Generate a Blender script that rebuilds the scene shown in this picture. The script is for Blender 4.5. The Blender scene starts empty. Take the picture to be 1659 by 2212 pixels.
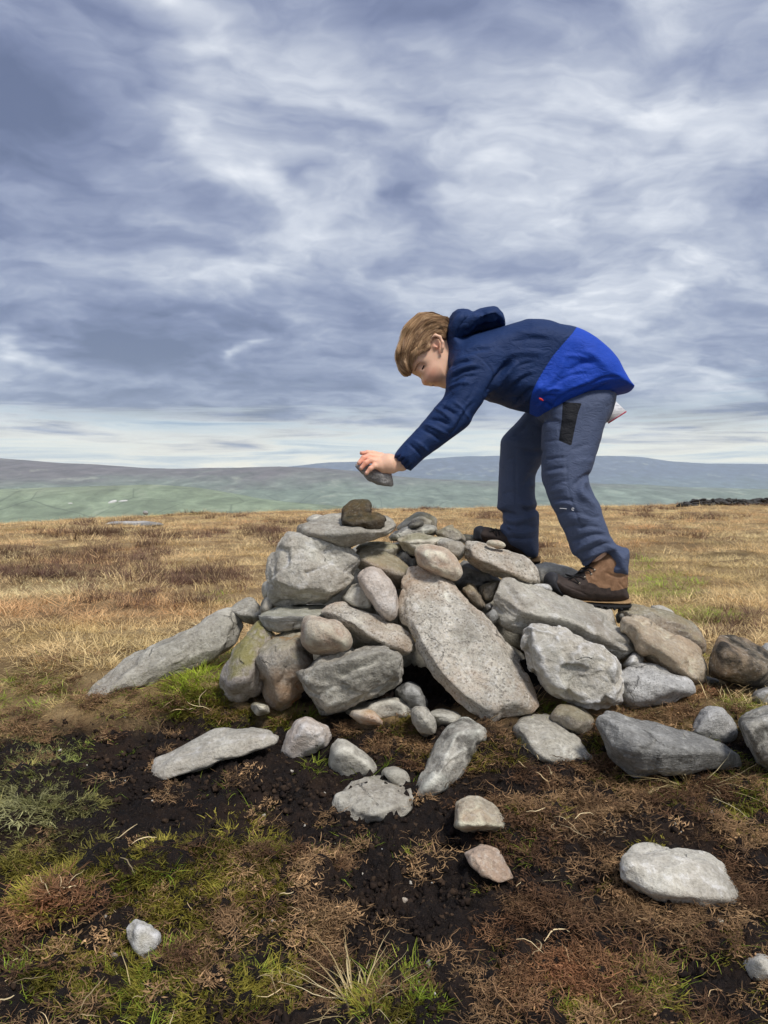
import bpy, bmesh, math, random
import numpy as np
from mathutils import Vector, Matrix, noise as mnoise

# ------------------------------------------------------------------ camera, world, sun, exposure
scene = bpy.context.scene
COL = scene.collection
R = math.radians
CAMZ = 0.80                      # eye height of the crouching photographer above the peat
PITCH = R(2.27)                  # camera looks slightly down
FPX, CX, CY = 1663.0, 829.5, 1106.0     # focal length and centre for a 1659 x 2212 frame
cam_d = bpy.data.cameras.new('camera')
cam_d.sensor_fit = 'VERTICAL'; cam_d.sensor_height = 36.0; cam_d.sensor_width = 27.0
cam_d.lens = 36.0 * FPX / 2212.0
cam_d.clip_start = 0.05; cam_d.clip_end = 60000
cam = bpy.data.objects.new('camera', cam_d); COL.objects.link(cam)
cam.location = (0, 0, CAMZ); cam.rotation_euler = (R(90) - PITCH, 0, 0)
scene.camera = cam

SUN_EL, SUN_AZ = R(54), R(148)   # azimuth clockwise from +Y: from the right, a little behind the camera
sun_d = bpy.data.lights.new('sun', 'SUN'); sun_d.energy = 1.5; sun_d.angle = R(11); sun_d.color = (1.0, 0.95, 0.88)
sun = bpy.data.objects.new('sun', sun_d); COL.objects.link(sun)
sdir = Vector((math.sin(SUN_AZ) * math.cos(SUN_EL), math.cos(SUN_AZ) * math.cos(SUN_EL), math.sin(SUN_EL)))
sun.rotation_euler = sdir.to_track_quat('Z', 'Y').to_euler(); sun.location = sdir * 50

scene.view_settings.view_transform = 'Standard'; scene.view_settings.look = 'None'
scene.view_settings.exposure = 1.08; scene.view_settings.gamma = 1.0
scene.view_settings.use_curve_mapping = False
scene.render.engine = 'CYCLES'
scene.cycles.use_denoising = True
scene.cycles.max_bounces = 6; scene.cycles.volume_bounces = 1
scene.cycles.transparent_max_bounces = 6

class NT:
    """small helper round a node tree"""
    def __init__(s, tree): s.t = tree; s.n = tree.nodes; s.l = tree.links
    def add(s, typ, **kw):
        n = s.n.new(typ)
        for k, v in kw.items():
            if k == 'inp':
                for kk, vv in v.items(): s.set(n, kk, vv)
            else: setattr(n, k, v)
        return n
    def set(s, n, key, v):
        sock = n.inputs[key]
        if isinstance(v, bpy.types.NodeSocket): s.l.new(v, sock)
        elif isinstance(v, bpy.types.Node): s.l.new(v.outputs[0], sock)
        else: sock.default_value = v
    def math(s, op, a, b=0.0, c=0.0, clamp=False):
        n = s.add('ShaderNodeMath', operation=op); n.use_clamp = clamp
        s.set(n, 0, a); s.set(n, 1, b); s.set(n, 2, c); return n.outputs[0]
    def vmath(s, op, a, b=(0, 0, 0), sc=None):
        n = s.add('ShaderNodeVectorMath', operation=op); s.set(n, 0, a); s.set(n, 1, b)
        if sc is not None: s.set(n, 3, sc)
        return n.outputs['Value'] if op in ('LENGTH', 'DOT_PRODUCT', 'DISTANCE') else n.outputs[0]
    def ramp(s, fac, stops, interp='LINEAR'):
        n = s.add('ShaderNodeValToRGB'); s.set(n, 0, fac); cr = n.color_ramp; cr.interpolation = interp
        while len(cr.elements) < len(stops): cr.elements.new(0.5)
        for e, (p, c) in zip(cr.elements, stops):
            e.position = p; e.color = (c, c, c, 1) if not hasattr(c, '__len__') else (*c[:3], 1)
        return n.outputs[0]
    def mix(s, fac, a, b, blend='MIX'):
        n = s.add('ShaderNodeMix', data_type='RGBA', blend_type=blend)
        s.set(n, 0, fac)
        for i, v in ((6, a), (7, b)):
            if isinstance(v, tuple) and len(v) == 3: v = (*v, 1)
            s.set(n, i, v)
        return n.outputs[2]
    def noise(s, vec, scale, detail=4, rough=0.55, dist=0.0, out=0, dim='3D'):
        n = s.add('ShaderNodeTexNoise', noise_dimensions=dim)
        s.set(n, 'Vector', vec); s.set(n, 'Scale', scale); s.set(n, 'Detail', detail)
        s.set(n, 'Roughness', rough); s.set(n, 'Distortion', dist); return n.outputs[out]
    def maprange(s, v, a, b, c=0.0, d=1.0, smooth=False):
        n = s.add('ShaderNodeMapRange', interpolation_type='SMOOTHSTEP' if smooth else 'LINEAR'); n.clamp = True
        s.set(n, 0, v); s.set(n, 1, a); s.set(n, 2, b); s.set(n, 3, c); s.set(n, 4, d); return n.outputs[0]

def build_world():
    w = bpy.data.worlds.new('World'); scene.world = w; w.use_nodes = True
    w.cycles.sampling_method = 'MANUAL'; w.cycles.sample_map_resolution = 512
    t = NT(w.node_tree); t.n.clear()
    out = t.add('ShaderNodeOutputWorld'); bg = t.add('ShaderNodeBackground')
    STR = 0.1
    t.set(bg, 1, STR); t.l.new(bg.outputs[0], out.inputs[0])
    sky = t.add('ShaderNodeTexSky', sky_type='NISHITA'); sky.sun_disc = False
    sky.sun_elevation = SUN_EL; sky.sun_rotation = SUN_AZ; sky.altitude = 600
    tc = t.add('ShaderNodeTexCoord'); D = t.vmath('NORMALIZE', tc.outputs['Generated'])
    sp = t.add('ShaderNodeSeparateXYZ', inp={0: D}); X, Y, Z = sp.outputs
    el = t.math('MAXIMUM', Z, 0.0)
    k = t.math('DIVIDE', 1.0, t.math('ADD', el, 0.24))
    # point on the cloud deck overhead
    P = t.add('ShaderNodeCombineXYZ', inp={0: t.math('MULTIPLY', X, k), 1: t.math('MULTIPLY', Y, k), 2: 0.0}).outputs[0]
    def stretched(ang, sx, sy, off=(0, 0, 0)):
        m = t.add('ShaderNodeMapping', inp={0: P, 'Location': off, 'Rotation': (0, 0, R(ang)), 'Scale': (sx, sy, 1)})
        return m.outputs[0]
    wn = t.noise(P, 2.0, 4, 0.55, out=1)
    wv = t.vmath('SCALE', t.vmath('SUBTRACT', wn, (0.5, 0.5, 0.5)), sc=0.75)
    big = t.noise(stretched(25, 1.0, 1.2, (3.1, 1.7, 0)), 1.5, 3, 0.5, 0.3)
    q = t.vmath('ADD', stretched(-28, 1.0, 1.55, (7.3, 2.2, 0)), wv)
    mid = t.noise(q, 2.0, 8, 0.55); mid2 = t.noise(t.vmath('ADD', q, (0.045, -0.10, 0)), 2.0, 6, 0.54)
    mids = t.math('ADD', t.math('MULTIPLY', t.maprange(mid, .32, .68, 0, 1, True), .50), .25)
    relief = t.math('SUBTRACT', mid, mid2)                       # edges that catch the light
    fine = t.noise(t.vmath('ADD', stretched(-34, 1.0, 3.0, (1.2, 5.0, 0)), wv), 3.4, 7, 0.60)
    # the rippled, finer deck lies to the right of the view and beyond
    ws = t.add('ShaderNodeSeparateXYZ', inp={0: t.vmath('SUBTRACT', wn, (0.5, 0.5, 0.5))})
    az0 = t.math('ARCTAN2', X, Y); elv = t.math('ARCSINE', Z)
    rip = t.maprange(az0, R(-8), R(14), 0.06, 0.34)
    dens = t.math('ADD', t.math('ADD', t.math('MULTIPLY', big, 0.44), t.math('MULTIPLY', mids, 0.36)),
                  t.math('ADD', t.math('MULTIPLY', t.math('SUBTRACT', fine, 0.5), rip), t.math('MULTIPLY', relief, 0.62)))
    az = t.math('ADD', az0, t.math('MULTIPLY', ws.outputs[0], R(17)))
    eb = t.math('ADD', elv, t.math('MULTIPLY', ws.outputs[1], t.math('MULTIPLY', elv, 0.8)))
    def blob(a, e, ra, re, amt, tilt=0.0):
        da = t.math('SUBTRACT', az, R(a)); de = t.math('SUBTRACT', eb, R(e))
        c, s_ = math.cos(R(tilt)), math.sin(R(tilt))
        u = t.math('DIVIDE', t.math('ADD', t.math('MULTIPLY', da, c), t.math('MULTIPLY', de, s_)), R(ra))
        v = t.math('DIVIDE', t.math('SUBTRACT', t.math('MULTIPLY', de, c), t.math('MULTIPLY', da, s_)), R(re))
        r2 = t.math('ADD', t.math('MULTIPLY', u, u), t.math('MULTIPLY', v, v))
        return t.math('MULTIPLY', t.math('EXPONENT', t.math('MULTIPLY', r2, -1.0)), amt)
    acc = dens
    for b in BLOBS: acc = t.math('ADD', acc, blob(*b))
    # softly shaded stratocumulus: slate -> lilac grey -> pale -> near white
    col = t.ramp(t.maprange(acc, 0.05, 0.76), [
        (0.00, (0.10, 0.125, 0.215)), (0.22, (0.155, 0.185, 0.295)), (0.40, (0.24, 0.275, 0.385)),
        (0.58, (0.36, 0.395, 0.485)), (0.78, (0.53, 0.56, 0.625)), (1.0, (0.78, 0.795, 0.82))], 'LINEAR')
    # thin pale gap along the horizon, cream below, with slate bars across it
    bars = t.noise(t.add('ShaderNodeCombineXYZ', inp={0: t.math('MULTIPLY', az0, 4.0), 1: t.math('MULTIPLY', elv, 62.0), 2: 0.3}).outputs[0], 1.0, 7, 0.62, 0.5)
    gap = t.maprange(t.math('ADD', elv, t.math('MULTIPLY', t.math('SUBTRACT', bars, 0.5), R(13.0))), R(1.6), R(6.0), 1.0, 0.0, True)
    cream = t.ramp(t.maprange(bars, 0.30, 0.66), [(0, (0.26, 0.35, 0.47)), (0.4, (0.66, 0.72, 0.70)), (0.7, (1.10, 1.05, 0.84)), (1.0, (1.30, 1.18, 0.86))])
    col = t.mix(t.math('MULTIPLY', gap, 0.95), col, cream)
    lp = t.mix(t.maprange(Z, -0.06, 0.0), (0.16, 0.17, 0.15), col)
    scaled = t.vmath('SCALE', lp, sc=SKY_GAIN / STR)
    fin = t.mix(0.94, sky.outputs[0], scaled)
    t.l.new(fin, bg.inputs[0])
SKY_GAIN = 0.62
# (azimuth deg, elevation deg, half-widths deg, strength, tilt) of cloud masses
BLOBS = [
    (-26, 25, 10, 7, -0.36, -20), (-24, 15.5, 8, 3.5, -0.10, 0), (-10.5, 23.5, 6, 1.3, 0.24, -42), (-18, 30, 4, 1.0, 0.22, -35),
    (-7, 16.5, 8, 3.0, 0.20, -12), (-14, 14, 6, 1.6, 0.10, 0), (-20, 11, 13, 2.2, -0.20, 5), (-9, 8.2, 14, 3.2, -0.22, 0), (-26, 8.8, 4.5, 0.8, 0.34, -14), (-11, 9.4, 0.9, 0.8, 0.26, -60),
    (14, 25, 11, 6, 0.20, 22), (18, 13, 10, 3.2, 0.18, 18), (3, 30, 9, 2.6, -0.12, 10), (-6, 31, 6, 2, -0.08, 0),
    (22, 5.0, 10, 0.9, -0.36, 0), (-14, 4.8, 14, 1.0, -0.12, 0), (4, 21, 8, 1.4, -0.12, 18), (26, 18, 6, 1.4, -0.08, 15)]
build_world()

# ------------------------------------------------------------------ helpers
_sp, _cp = math.sin(PITCH), math.cos(PITCH)
def at(px, py, Y):
    """world point on the sight line through (px, py) of the 1659 x 2212 frame, Y metres away"""
    px = np.asarray(px, float); py = np.asarray(py, float)
    dx = (px - CX) / FPX; dv = (CY - py) / FPX
    dy = _cp + dv * _sp; dz = -_sp + dv * _cp
    s = Y / dy
    return np.stack(np.broadcast_arrays(dx * s, Y + 0 * s, CAMZ + dz * s), -1)
def proj(p):
    p = np.asarray(p, float); x, y, z = p[..., 0], p[..., 1], p[..., 2] - CAMZ
    f = y * _cp - z * _sp; u = y * _sp + z * _cp
    return CX + FPX * x / f, CY - FPX * u / f

_rngp = np.random.RandomState(7)
_perm = _rngp.permutation(512); _perm = np.concatenate([_perm, _perm])
_g3 = _rngp.normal(size=(512, 3)); _g3 /= np.linalg.norm(_g3, axis=1)[:, None]
def perlin(p):
    p = np.asarray(p, float); i = np.floor(p).astype(int); f = p - i; i &= 511
    u = f * f * f * (f * (f * 6 - 15) + 10); r = 0
    for a in (0, 1):
        for b in (0, 1):
            for c in (0, 1):
                g = _g3[_perm[(_perm[(_perm[(i[..., 0] + a) & 511] + i[..., 1] + b) & 511] + i[..., 2] + c) & 511]]
                d = ((f - (a, b, c)) * g).sum(-1)
                w = (u[..., 0] if a else 1 - u[..., 0]) * (u[..., 1] if b else 1 - u[..., 1]) * (u[..., 2] if c else 1 - u[..., 2])
                r = r + w * d
    return r * 1.6
def fbm(p, oct=4, gain=0.5):
    p = np.asarray(p, float); r = 0; a = 1.0
    for o in range(oct): r = r + a * perlin(p * 2 ** o + 17.3 * o); a *= gain
    return r
def fbm2(x, y, s, oct=4, z=0.0, gain=0.5):
    return fbm(np.stack(np.broadcast_arrays(np.asarray(x) * s, np.asarray(y) * s, z), -1), oct, gain)
def sstep(a, b, x):
    t = np.clip((x - a) / (b - a), 0, 1); return t * t * (3 - 2 * t)

def mesh_np(name, V, F, smooth=True):
    """mesh from a vertex array and a face array (all tris or all quads)"""
    V = np.asarray(V, np.float32); F = np.asarray(F, np.int32); k = F.shape[1]
    me = bpy.data.meshes.new(name)
    me.vertices.add(len(V)); me.vertices.foreach_set('co', V.ravel())
    me.loops.add(F.size); me.loops.foreach_set('vertex_index', F.ravel())
    me.polygons.add(len(F)); me.polygons.foreach_set('loop_start', np.arange(0, F.size, k, dtype=np.int32))
    me.polygons.foreach_set('loop_total', np.full(len(F), k, np.int32))
    if smooth: me.polygons.foreach_set('use_smooth', np.ones(len(F), bool))
    me.update(calc_edges=True); me.validate()
    return me
def attr(me, name, vals, typ='FLOAT', dom='POINT'):
    a = me.attributes.new(name, typ, dom); vals = np.asarray(vals, np.float32)
    a.data.foreach_set('vector' if typ == 'FLOAT_VECTOR' else 'value', vals.ravel())
def obj(name, me, mat=None, parent=None, loc=None, label=None, cat=None, group=None, kind=None):
    o = bpy.data.objects.new(name, me); COL.objects.link(o)
    if mat is not None and me is not None:
        me.materials.clear()
        for m in (mat if isinstance(mat, (list, tuple)) else [mat]): me.materials.append(m)
    if loc is not None: o.location = loc
    if parent is not None:
        o.parent = parent
    if label: o['label'] = label
    if cat: o['category'] = cat
    if group: o['group'] = group
    if kind: o['kind'] = kind
    return o
def new_mat(name):
    m = bpy.data.materials.new(name); m.use_nodes = True
    t = NT(m.node_tree); b = m.node_tree.nodes['Principled BSDF']
    return m, t, b
# ------------------------------------------------------------------ terrain heights
_gy = np.array([-8, 0.4, 1.1, 1.5, 1.85, 2.05, 2.4, 4, 10, 25, 33, 60, 200, 800, 1300, 2500])
_gz = np.array([-.86, -.83, -.80, -.73, -.665, -.61, -.575, -.60, -.69, -.90, -1.55, -6, -48, -215, -235, -240])
MOUNDS = [(800, 1590, .10, .07, .045), (1060, 1640, .10, .10, .04), (420, 1490, .22, .12, .035), (330, 1560, .14, .05, -.05),
          (1120, 1560, .2, .15, .02), (1450, 1560, .3, .2, .025), (300, 1900, .14, .1, .03), (700, 1900, .16, .1, .02), (60, 1740, .18, .12, .05),
          (150, 1990, .1, .06, .05), (1400, 1790, .4, .15, .03), (780, 1800, .25, .14, -.03), (930, 1990, .15, .1, -.02)]
def zg0(x, y):
    x = np.asarray(x, float); y = np.asarray(y, float)
    z = np.interp(y, _gy, _gz)
    w = sstep(3, 25, y) * (1 - sstep(40, 140, y))
    z = z + w * (np.where(x < 0, np.interp(-x, [0, 6, 13, 30], [0, -.14, -.52, -1.3]), .014 * np.minimum(x, 30)))
    return z + CAMZ
def ray_ground0(px, py):
    ys = np.concatenate([np.linspace(.5, 4, 500), np.geomspace(4.02, 40, 300)])
    p = at(px, py, 1.0) - (0, 0, CAMZ)
    z = CAMZ + p[2] * ys; x = p[0] * ys
    h = np.nonzero(z <= zg0(x, ys))[0]
    return ys[h[0]] if len(h) else 40.0
_mound = []
for (a, b, sx, sy, hgt) in MOUNDS:
    yy = ray_ground0(a, b); q = at(a, b, yy); _mound.append((q[0], yy, sx, sy, hgt))
def zg(x, y, fine=True):
    x = np.asarray(x, float); y = np.asarray(y, float); z = zg0(x, y)
    for (mx, my, sx, sy, hgt) in _mound: z = z + hgt * np.exp(-((x - mx) / sx) ** 2 - ((y - my) / sy) ** 2)
    far = sstep(2.2, 6, y) * (1 - sstep(60, 200, y))
    z = z + far * (0.055 * fbm2(x, y, .55, 3, 3.0) + .03 * fbm2(x, y, 2.0, 2, 9.0))
    if fine:
        near = 1 - sstep(2.2, 5.0, y)
        z = z + near * (.022 * fbm2(x, y, 5.0, 3, 1.0) + .010 * fbm2(x, y, 22.0, 3, 5.0))
    return z
def ray_ground(px, py):
    y = ray_ground0(px, py); p = at(px, py, 1.0) - (0, 0, CAMZ)
    for _ in range(6):
        zz = float(zg(p[0] * y, y, False)) - CAMZ
        y = .5 * y + .5 * (zz / p[2])
    return y
def turf_line(px):       # frame row where the bare peat gives way to living turf
    return np.interp(px, [-400, 0, 160, 330, 480, 600, 900, 1659, 2100], [1640, 1600, 1550, 1535, 1515, 1545, 1560, 1545, 1545])
def under_cairn(x, y): return np.sqrt(((x - .06) / .62) ** 2 + ((y - 2.26) / .26) ** 2)      # soil painted peat-black here so the gaps of the pile look dark
def peat_and_shade_mask(x, y, z):
    px, py = proj(np.stack([x, y, z], -1))
    m = sstep(-25, 45, py - turf_line(px) + 45 * fbm2(x, y, 6, 3, 2.2))
    m = np.where(y < .9, 1, m) * (y < 2.3)
    return np.maximum(m, 1 - sstep(.75, 1.05, under_cairn(x, y)))  # cairn floor takes the peat colour as painted gap shade

def build_ground():
    ys = np.concatenate([np.linspace(-6, .55, 14), np.concatenate([np.arange(.6, .95, .012), np.arange(.95, 2.15, .0065), np.arange(2.15, 3.0, .012)]), np.geomspace(3.02, 36, 250), np.geomspace(37, 2300, 60)])
    t = np.linspace(-1, 1, 470); s = np.sign(t) * np.abs(t) ** 1.55
    Xg = s[None, :] * (3.2 + .85 * np.maximum(ys, 0))[:, None]; Yg = np.repeat(ys[:, None], len(s), 1)
    Zg = zg(Xg, Yg)
    pm = peat_and_shade_mask(Xg.ravel(), Yg.ravel(), Zg.ravel()).reshape(Xg.shape)
    Zg = Zg + pm * (.026 * np.abs(fbm2(Xg, Yg, 24, 4, 4.4, .62)) + .010 * fbm2(Xg, Yg, 60, 2, 14.) - .007 - .012 * sstep(.1, .5, fbm2(Xg, Yg, 11, 2, 8)))
    V = np.stack([Xg, Yg, Zg], -1).reshape(-1, 3)
    ny, nx = Xg.shape; ii = np.arange(ny * nx).reshape(ny, nx)
    F = np.stack([ii[:-1, :-1], ii[:-1, 1:], ii[1:, 1:], ii[1:, :-1]], -1).reshape(-1, 4)
    me = mesh_np('ground', V, F); attr(me, 'peat', pm.ravel())
    m, t, b = new_mat('moor_ground')
    g = t.add('ShaderNodeNewGeometry').outputs['Position']
    pe = t.add('ShaderNodeAttribute', attribute_name='peat').outputs['Fac']
    n1 = t.noise(g, 9, 6, .6); n2 = t.noise(g, 60, 6, .65); n3 = t.noise(g, 260, 4, .6); nl = t.noise(g, 0.5, 4, .6)
    peat = t.ramp(n1, [(.25, (.008, .0058, .0052)), (.5, (.018, .0115, .0095)), (.64, (.036, .021, .014)), (.8, (.06, .036, .020))])
    peat = t.mix(t.maprange(n2, .55, .72), peat, (.042, .025, .015))
    peat = t.mix(t.maprange(n3, .62, .72, 0, .7), peat, (.16, .115, .07))
    crumb = t.add('ShaderNodeTexVoronoi', inp={'Vector': t.vmath('ADD', g, t.vmath('SCALE', t.noise(g, 45, 3, .6, out=1), sc=.012)), 'Scale': 75.0}).outputs['Distance']
    thatch = t.ramp(t.noise(g, 3.2, 6, .65), [(.3, (.19, .12, .058)), (.5, (.36, .24, .115)), (.7, (.50, .36, .185))])
    thatch = t.mix(t.maprange(nl, .5, .7, 0, .5), thatch, (.12, .11, .04))
    valley = t.ramp(t.noise(g, .004, 6, .6), [(.35, (.10, .14, .07)), (.6, (.16, .19, .10))])
    yy = t.add('ShaderNodeSeparateXYZ', inp={0: g}).outputs[1]
    c = t.mix(pe, thatch, peat); c = t.mix(t.maprange(yy, 45, 120), c, valley)
    t.set(b, 'Base Color', c); t.set(b, 'Roughness', t.mix(pe, (.95, .95, .95), t.ramp(n1, [(.3, .55), (.6, .9)])))
    b.inputs['Specular IOR Level'].default_value = .25
    bp = t.add('ShaderNodeBump', inp={'Strength': 1.0, 'Distance': .022, 'Height': t.math('ADD', t.math('ADD', n2, t.math('MULTIPLY', n3, .45)), t.math('MULTIPLY', crumb, t.math('MULTIPLY', pe, -.55)))})
    t.set(b, 'Normal', bp)
    obj('ground', me, m, kind='structure')
build_ground()

# ------------------------------------------------------------------ hills across the dale
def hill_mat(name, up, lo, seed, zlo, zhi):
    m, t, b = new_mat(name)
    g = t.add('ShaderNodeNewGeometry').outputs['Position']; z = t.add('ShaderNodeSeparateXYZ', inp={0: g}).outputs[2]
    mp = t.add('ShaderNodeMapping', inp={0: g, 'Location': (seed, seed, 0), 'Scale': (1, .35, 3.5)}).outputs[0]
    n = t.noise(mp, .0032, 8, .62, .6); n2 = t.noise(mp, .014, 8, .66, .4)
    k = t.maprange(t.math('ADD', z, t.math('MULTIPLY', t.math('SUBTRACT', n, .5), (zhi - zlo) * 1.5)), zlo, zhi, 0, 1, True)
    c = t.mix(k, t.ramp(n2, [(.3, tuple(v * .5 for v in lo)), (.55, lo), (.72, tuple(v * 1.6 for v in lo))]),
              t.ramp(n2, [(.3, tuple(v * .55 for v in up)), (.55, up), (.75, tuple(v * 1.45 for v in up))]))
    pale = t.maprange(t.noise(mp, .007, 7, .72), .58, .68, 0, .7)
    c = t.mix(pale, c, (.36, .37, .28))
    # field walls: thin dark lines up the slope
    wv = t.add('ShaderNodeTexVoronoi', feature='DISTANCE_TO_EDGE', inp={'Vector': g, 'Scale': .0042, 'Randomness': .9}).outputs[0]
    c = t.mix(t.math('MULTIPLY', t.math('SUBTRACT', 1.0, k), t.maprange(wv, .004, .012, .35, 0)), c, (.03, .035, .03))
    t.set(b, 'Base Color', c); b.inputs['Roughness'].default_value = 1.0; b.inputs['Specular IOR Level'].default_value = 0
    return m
def hill(name, skyline, D0, D1, z0, mat, shape, seed, rough=10):
    pxs = np.linspace(-900, 2560, 300); rows = np.concatenate([np.linspace(0, 1, 90), np.linspace(1.015, 1.12, 8)])
    sx, sy = zip(*skyline); sk = np.interp(pxs, sx, sy)
    ker = np.exp(-np.linspace(-2, 2, 9) ** 2); ker /= ker.sum()
    sk = np.convolve(np.pad(sk, 4, 'edge'), ker, 'valid')
    top = at(pxs, sk, D1)
    V = []
    for r in rows:
        d = D0 + (D1 - D0) * r
        zt = np.interp(r, *zip(*shape)); z = z0 + (top[:, 2] - z0) * zt
        x = top[:, 0] * d / D1
        amp = rough * sstep(0, .3, r) * (1 - .75 * sstep(.75, 1.0, r) * (r <= 1.0))
        z = z + amp * fbm2(x, np.full_like(x, d), 1 / 420., 5, seed) * (1.0 if r < 1 else .3) - (amp * .9) * np.abs(fbm2(x, np.full_like(x, d * .3), 1 / 260., 3, seed + 3))
        V.append(np.stack([x, np.full_like(x, d), z], -1))
    V = np.array(V); ny, nx = V.shape[:2]; ii = np.arange(ny * nx).reshape(ny, nx)
    F = np.stack([ii[:-1, :-1], ii[:-1, 1:], ii[1:, 1:], ii[1:, :-1]], -1).reshape(-1, 4)
    obj(name, mesh_np(name, V.reshape(-1, 3), F), mat, kind='structure')
UPC, LOC = (.17, .145, .15), (.21, .255, .20)
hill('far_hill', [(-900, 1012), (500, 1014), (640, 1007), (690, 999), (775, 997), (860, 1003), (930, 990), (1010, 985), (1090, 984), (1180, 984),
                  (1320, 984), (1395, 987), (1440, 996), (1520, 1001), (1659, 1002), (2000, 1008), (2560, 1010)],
     4300, 7200, -230, hill_mat('far_hill_haze_blue', (.12, .15, .225), (.155, .205, .225), 900, -60, 90), [(0, 0), (.3, .35), (.6, .62), (.8, .9), (1, 1), (1.35, .8)], 31, 16)  # blue of the haze put into the hill's own colours
hill('dale_hill', [(-900, 990), (-200, 985), (0, 990), (60, 993), (120, 1000), (200, 1002), (300, 1010), (380, 1013), (430, 1011), (520, 1010), (600, 1007),
                   (690, 1010), (760, 1016), (830, 1026), (930, 1034), (1100, 1040), (1300, 1044), (1500, 1052), (1659, 1056), (2560, 1070)],
     1500, 3900, -235, hill_mat('dale_hill_grass', UPC, LOC, 0, -60, 75), [(0, 0), (.12, .1), (.35, .42), (.55, .66), (.7, .74), (.85, .93), (1, 1), (1.35, .85)], 5, 13)
hill('dale_spur', [(-900, 1058), (0, 1056), (200, 1050), (330, 1046), (420, 1052), (500, 1064), (570, 1078), (640, 1086), (760, 1094), (900, 1104), (1200, 1120), (2560, 1150)],
     1300, 2100, -235, hill_mat('dale_spur_grass', (.28, .29, .19), (.24, .29, .185), 400, -40, 30), [(0, 0), (.3, .4), (.6, .75), (.85, .97), (1, 1), (1.35, .7)], 12, 7)
def build_haze():
    bm = bmesh.new(); bmesh.ops.create_cube(bm, size=1.0)
    zlo, zhi = -330.0, 300.0
    for v in bm.verts: v.co = Vector((v.co.x * 24000, v.co.y * 8800 + 3900, zlo + (v.co.z + .5) * (zhi - zlo)))
    me = bpy.data.meshes.new('haze'); bm.to_mesh(me)
    m = bpy.data.materials.new('haze_air'); m.use_nodes = True; t = NT(m.node_tree); t.n.clear()
    out = t.add('ShaderNodeOutputMaterial'); v = t.add('ShaderNodeVolumePrincipled')
    v.inputs['Color'].default_value = (.84, .92, 1.0, 1); v.inputs['Density'].default_value = HAZE; v.inputs['Anisotropy'].default_value = 0.1
    t.l.new(v.outputs[0], out.inputs['Volume'])
    obj('haze', me, m, kind='stuff')
HAZE = 1.0e-4
build_haze()
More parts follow.
